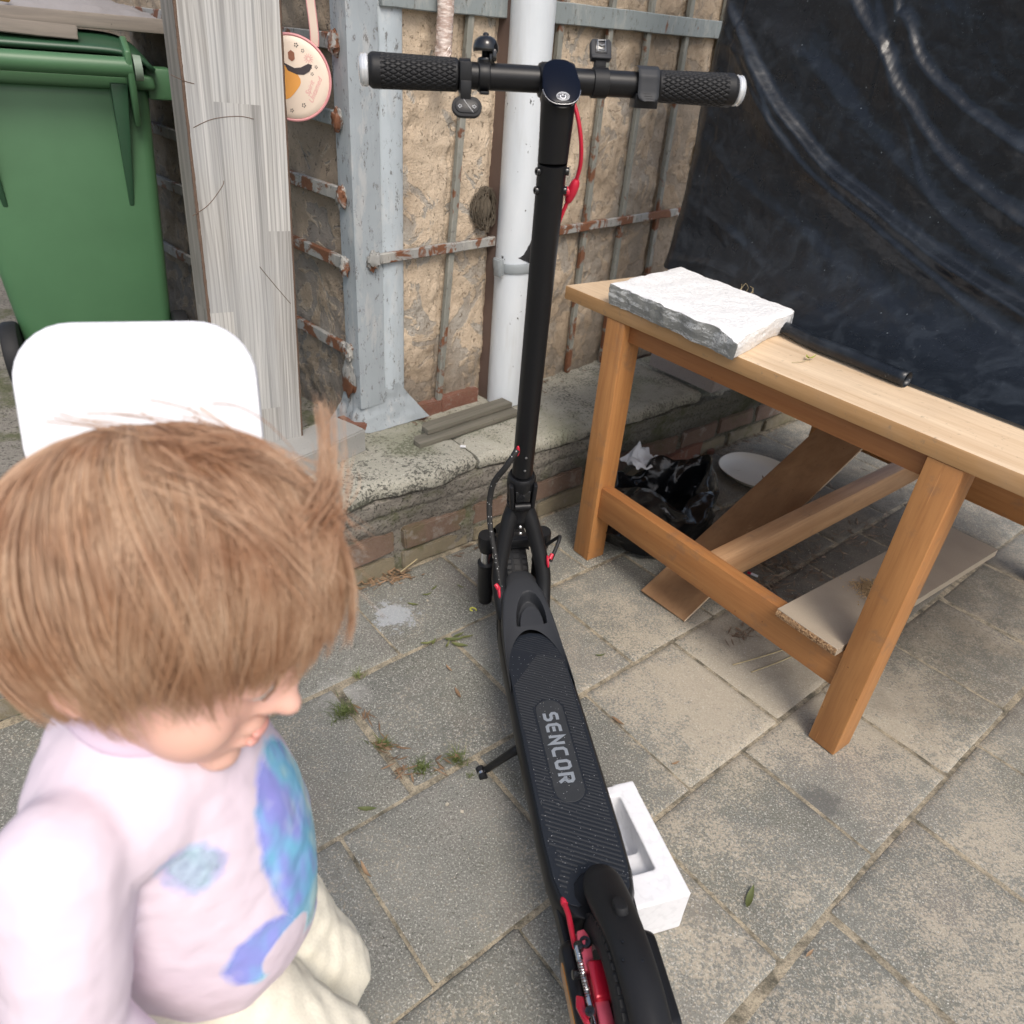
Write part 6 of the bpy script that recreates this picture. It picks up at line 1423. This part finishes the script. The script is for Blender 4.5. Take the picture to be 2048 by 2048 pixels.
# ================================================================== LITTER: leaves, grass, twigs
rs = np.random.default_rng(21)
def leaf_mesh(L, W, curl, seed, slim=1.0):
    mb = MB(); n = 9; vs = []
    for i in range(n):
        u = i / (n - 1); w = W * math.sin(PI * u ** .85) ** .9 * .5; x = (u - .5) * L; z = .001 + curl * (u - .5) ** 2 * 4 * L + .02 * L * math.sin(u * 7 + seed)
        vs += [(x, -w, z + w * .5), (x, .1 * w * math.sin(seed), z), (x, w, z + w * .45)]
    fs = []
    for i in range(n - 1):
        for k in range(2): fs.append((i * 3 + k, i * 3 + k + 1, i * 3 + 4 + k, i * 3 + 3 + k))
    return mb.add(vs, fs)
LEAFS = {m.name: [] for m in (M_LEAFG, M_LEAFB, M_LEAFY)}
for m in (M_LEAFG, M_LEAFB, M_LEAFY):
    for k in range(4):
        me = leaf_mesh(.05, .0115 if k < 3 else .009, .06 + .05 * k, k * 2.1).mesh('leaf', ang=80); me.materials.append(m); LEAFS[m.name].append(me)
def leaf(x, y, ang, m, label, group='fallen leaves on the paving', s=1.0, z=.0025, name='fallen_leaf'):
    o = put(name, LEAFS[m.name][int(rs.integers(4))], None); o.matrix_world = Matrix.Translation((x, y, z)) @ Matrix.Rotation(math.radians(ang), 4, 'Z') @ Matrix.Rotation(rs.normal(0, .15), 4, 'X') @ Matrix.Scale(s, 4)
    return tag(o, label, 'leaf', group)
G, B_ = M_LEAFG, M_LEAFB
leaf(-.223, .851, 5, G, 'green willow leaf lying alone on the slab beside the child', s=.75); leaf(-.20, .728, -48, B_, 'dry leaf lying along a sandy joint near the bottom of the picture', s=.8)
leaf(.475, .742, 62, G, 'olive leaf on the slab to the right of the packing foam'); leaf(.272, 1.12, -38, B_, 'brown green leaf in a joint right of the logo of the scooter deck', s=.75)
leaf(.555, .655, 40, B_, 'small dark leaf near the sandy joint at the lower right', s=.45); leaf(.385, 1.02, 30, B_, 'short rusty leaf on the joint right of the packing foam', s=.45)
leaf(.245, 1.325, 20, G, 'small green leaf on the slab between scooter and table', s=.6); leaf(-.085, 1.16, -60, B_, 'pale dry leaf on the slab left of the scooter deck', s=.7); leaf(-.115, 1.235, -50, B_, 'thin dark leaf on the slab left of the scooter deck', s=.55)
for x, y, a, s_, l_ in ((-.178, 1.315, 25, .75, 'leftmost green leaf of the cluster on the joint beside the deck'), (-.163, 1.322, 75, .55, 'short green leaf just right of the leftmost leaf of the cluster'), (-.115, 1.335, 10, .95, 'longest green leaf in the middle of the cluster beside the deck'),
        (-.098, 1.318, -8, .9, 'long green leaf under the longest leaf, nearest the deck'), (-.128, 1.315, 78, .6, 'green leaf standing across the joint at the lower side of the cluster'), (-.085, 1.348, 28, .8, 'rightmost green leaf of the cluster beside the deck'), (-.105, 1.352, 40, .7, 'uppermost green leaf of the cluster beside the deck')):
    leaf(x, y, a, G, l_, 'green leaves beside the deck', s_)
for x, y, a, s_, l_ in ((-.205, 1.50, 30, .6, 'slim leaf on the slab just above the lime splash'), (-.19, 1.53, 60, .5, 'short slim leaf nearest the pale stone chip by the kerb'), (-.12, 1.545, -20, .55, 'slim leaf on the slab closest to the front wheel'), (-.235, 1.455, -5, .6, 'slim leaf touching the edge of the lime splash')): leaf(x, y, a, G, l_, 'slim leaves by the kerb', s_)
for x, y, a, s_ in ((.61, 1.512, 20, .55), (.585, 1.47, 15, .5)): pass
# twig with fresh leaves and a single leaf on the table top
lt_ = thing('leafy_twig', 'thin twig with two fresh green leaves lying on the table top', 'twig', Matrix.Translation((.575, 1.448, .7362)))
part('twig', MB().tube(spline([(-.035, -.012, .002), (-.015, -.004, .002), (.0, .006, .003)], 5), .0007, 6), M_STRAW, lt_)
for a, s_ in ((35, .66), (80, .55)):
    o = put('leaf', LEAFS[M_LEAFY.name][int(a) % 4], None, lt_); o.matrix_local = Matrix.Translation((.004, .012, .004)) @ Matrix.Rotation(math.radians(a), 4, 'Z') @ Matrix.Translation((.009, 0, 0)) @ Matrix.Scale(s_, 4)
leaf(.628, 1.512, -40, M_LEAFY, 'single green leaf beside the rolled hem on the table', None, .62, .738)
def pile(name, label, centres, n, mat, L=(.018, .038), W=.0045, zmax=.012, seed=1, cat='leaves'):
    r2 = np.random.default_rng(seed); mb = MB()
    for k in range(n):
        cx, cy, sx_, sy_, ang = centres[int(r2.integers(len(centres)))]
        a = math.radians(ang); dx, dy = r2.normal(0, sx_), r2.normal(0, sy_); x = cx + dx * math.cos(a) - dy * math.sin(a); y = cy + dx * math.sin(a) + dy * math.cos(a)
        Lk = r2.uniform(*L); M = Matrix.Translation((x, y, .001 + zmax * r2.random() ** 2)) @ Matrix.Rotation(r2.uniform(0, 2 * PI), 4, 'Z') @ Matrix.Rotation(r2.normal(0, .25), 4, 'X') @ Matrix.Rotation(r2.normal(0, .18), 4, 'Y')
        vs = []; W_ = W * r2.uniform(.6, 1.2)
        for u, w in ((-.5, .05), (-.2, .45), (.1, .5), (.5, .04)): vs += [(u * Lk, -w * W_, .12 * Lk * u * u), (u * Lk, w * W_, .12 * Lk * u * u + .0008)]
        mb.add(vs, [(0, 1, 3, 2), (2, 3, 5, 4), (4, 5, 7, 6)], M)
    return tag(part(name, mb, mat, None, True, flat=True), label, cat, kind='stuff')
pile('leaf_litter', 'dry leaf litter heaped at the foot of the kerb beside the child', [(-.34, 1.545, .045, .012, 42), (-.29, 1.57, .02, .016, 42), (-.395, 1.505, .03, .014, 42)], 100, M_LEAFB, seed=2)
pile('leaf_litter', 'dry leaves caught in the slab joint between child and scooter stand', [(-.215, 1.0, .014, .010, -40), (-.185, .955, .020, .016, -30), (-.155, .945, .022, .008, 20), (-.095, .965, .018, .006, 40), (-.275, 1.07, .015, .008, -45)], 46, M_LEAFB, seed=3)
pile('leaf_litter', 'dark damp leaf litter spread over the paving under the table', [(.80, 1.80, .05, .03, 40), (.88, 1.76, .07, .02, -30), (1.0, 1.9, .10, .05, 40), (.93, 2.05, .12, .03, 40), (.74, 1.68, .03, .02, 40), (1.15, 2.0, .1, .08, 0), (.83, 1.62, .05, .015, -45), (.63, 1.46, .05, .01, 50), (.80, 2.55, .2, .03, 41), (1.1, 2.3, .15, .1, 0)], 520, M_LITTER, seed=4)
pile('leaf_litter', 'bits of dry leaf along the foot of the kerb behind the scooter', [(-.05, 1.78, .10, .012, 42), (.15, 2.0, .10, .015, 42), (.45, 2.3, .1, .03, 42), (.7, 2.5, .1, .03, 42)], 150, M_LITTER, (.010, .028), .004, .008, 5)
pile('leaf_litter', 'crumbs and leaf bits lying on top of the kerb along the wall', [(.08, 2.30, .05, .02, 46), (-.25, 1.93, .05, .015, 44), (.3, 2.5, .09, .02, 46)], 90, M_LITTER, (.006, .02), .004, .004, 6).location.z = .302
def tuft(x, y, r, h, n, label, seed):
    r2 = np.random.default_rng(seed); mb = MB()
    for k in range(n):
        a = r2.random() * 2 * PI; d = abs(r2.normal(0, .5)) * r; bx, by = x + d * math.cos(a), y + d * math.sin(a); lean = r2.uniform(.4, 1.3); hh = h * r2.uniform(.5, 1.2); b2 = r2.uniform(0, 2 * PI); w = .0011
        sx_, sy_ = -math.sin(b2) * w, math.cos(b2) * w; vs = []
        for u in (0, .4, .75, 1): q = hh * u; vs += [(bx + math.cos(b2) * lean * hh * u * u + sx_ * (1 - u * .9), by + math.sin(b2) * lean * hh * u * u + sy_ * (1 - u * .9), -.004 + q * (1 - .35 * u)), (bx + math.cos(b2) * lean * hh * u * u - sx_ * (1 - u * .9), by + math.sin(b2) * lean * hh * u * u - sy_ * (1 - u * .9), -.004 + q * (1 - .35 * u))]
        mb.add(vs, [(0, 1, 3, 2), (2, 3, 5, 4), (4, 5, 7, 6)])
    return tag(part('grass_tuft', mb, M_GRASS, None, True), label, 'grass', 'grass tufts in the joints')
tuft(-.325, 1.078, .030, .030, 150, 'largest grass tuft, in the joint beside the face of the child', 1); tuft(-.318, 1.192, .012, .020, 40, 'tiny grass tuft in the joint above the largest tuft', 2)
tuft(-.135, .955, .030, .020, 110, 'low grass along the joint left of the scooter stand', 3); tuft(-.07, .985, .018, .030, 80, 'grass tuft touching the foot of the scooter stand', 4); tuft(-.225, 1.005, .020, .024, 80, 'grass among the dry leaves in the joint corner', 5); tuft(-.035, .948, .015, .012, 30, 'flat grass and leaf just right of the stand foot', 6)
tuft(.01, 1.27, .012, .01, 14, 'few grass blades beside the deck of the scooter', 7)
# straw stalks, butt, curl of peel, pebbles and loose sand
for (x0, y0), (x1, y1), lab in (((.571, 1.332), (.735, 1.412), 'upper of two pale straw stalks lying by the table rail'), ((.612, 1.312), (.760, 1.398), 'lower of two pale straw stalks lying by the table rail')):
    tag(part('straw_stalk', MB().tube(spline([(x0, y0, .004), ((x0 + x1) / 2 + .003, (y0 + y1) / 2, .005), (x1, y1, .007)], 6), .0016, 7), M_STRAW, None, True), lab, 'straw', 'straw stalks')
bt = thing('cigarette_butt', 'white cigarette butt lying on the paving under the table', 'cigarette butt', frame((.707, 1.722, .005), (.8, -.55, 0), (0, 0, 1)))
part('paper', MB().tube([(0, 0, 0), (.020, 0, 0)], .0038, 12), M_WPRINT, bt); part('filter', MB().tube([(-.010, 0, 0), (0, 0, 0)], .0039, 12), M_RED, bt)
tag(part('peel_curl', MB().tube([(-.078 + .008 * math.cos(a), 1.452 + .008 * math.sin(a), .004 + .001 * a) for a in np.linspace(0, 4.6, 14)], .002, 7), simple('yellow_peel', (.7, .68, .12), .5), None, True), 'tiny yellow curl of peel on the slab left of the front wheel', 'peel')
mb = MB(); r2 = np.random.default_rng(9)
for k in range(2600):
    c = [(.51, 1.36, .11, .11), (.25, 1.70, .05, .04), (.95, .95, .3, .25), (.35, .45, .35, .16), (.55, 1.5, .25, .2), (-.1, .9, .35, .35), (.75, 1.72, .2, .15)][int(r2.integers(7))]; x, y = r2.normal(c[0], c[2]), r2.normal(c[1], c[3])
    if (pq(0, 0) + Vector((x, y, 0))).dot(GB) > 1.36: continue
    s_ = r2.uniform(.0006, .0017); mb.add([(x + s_, y, .001), (x - s_ * .5, y + s_ * .8, .001), (x - s_ * .6, y - s_ * .8, .001), (x, y, .001 + s_ * 1.3)], [(0, 1, 3), (1, 2, 3), (2, 0, 3)])
tag(part('scattered_grit', mb, M_PEB, None, True, flat=True), 'sawdust crumbs and grit scattered over the paving', 'grit', kind='stuff')
peb = [rough_block(.006, .0048, .0035, 120 + k, .0009) for k in range(2)]
for me in peb: me.materials.append(M_PEB)
for k, (x, y, lab) in enumerate(((-.045, .862, 'small white pebble on the slab left of the deck'), (-.075, .875, 'small yellowish pebble on the slab beside the white pebble'), (-.20, 1.475, 'pale stone chip on the slab in front of the kerb'))):
    o = put('pebble', peb[k % 2], None); o.location = (x, y, .004); o.rotation_euler = (0, 0, k * 1.1); tag(o, lab, 'pebble')
chipm = rough_block(.016, .008, .003, 130, .0008); chipm.materials.append(M_WPRINT); o = put('white_chip', chipm, None); o.location = (-.15, 1.78, .3065); tag(o, 'flat white paint chip on the kerb in front of the slats', 'chip')
tag(tangle('dry_twigs', 'tangle of dry twigs poking out from behind the foam slab on the table', 'twigs', tp(.10, .30, .775), .022, 5, M_STRAW, 8, (1.3, .6, .9), .0006), None)
# stems and dry blades of straw against the kerb
tag(part('straw_stalk', MB().tube([(-.285, 1.555, .028), (-.245, 1.59, .05)], .0016, 7), M_STRAW, None, True), 'short pale stalk leaning on the kerb by the leaf litter', 'straw', 'straw stalks')

# rubble and crumbs at the far foot of the kerb
r3 = np.random.default_rng(31); rub = [rough_block(.03, .022, .016, 150 + k, .002) for k in range(3)]
for k, me in enumerate(rub): me.materials.append((M_STONE, M_BRICKR, M_PAVER)[k])
for k, (x, y, lab) in enumerate(((.80, 2.60, 'grey rubble stone at the far foot of the kerb'), (.735, 2.50, 'small brick chip beside the loose red brick'), (.90, 2.68, 'pinkish rubble stone farthest along the kerb'), (.665, 2.44, 'grey stone chip at the end of the loose red brick'))):
    o = put('rubble_stone', rub[k % 3], None); o.matrix_world = Matrix.Translation((x, y, .009)) @ Matrix.Rotation(k * 1.3, 4, 'Z') @ Matrix.Scale(1.2 - .15 * k, 4); tag(o, lab, 'stone', 'rubble at the kerb')
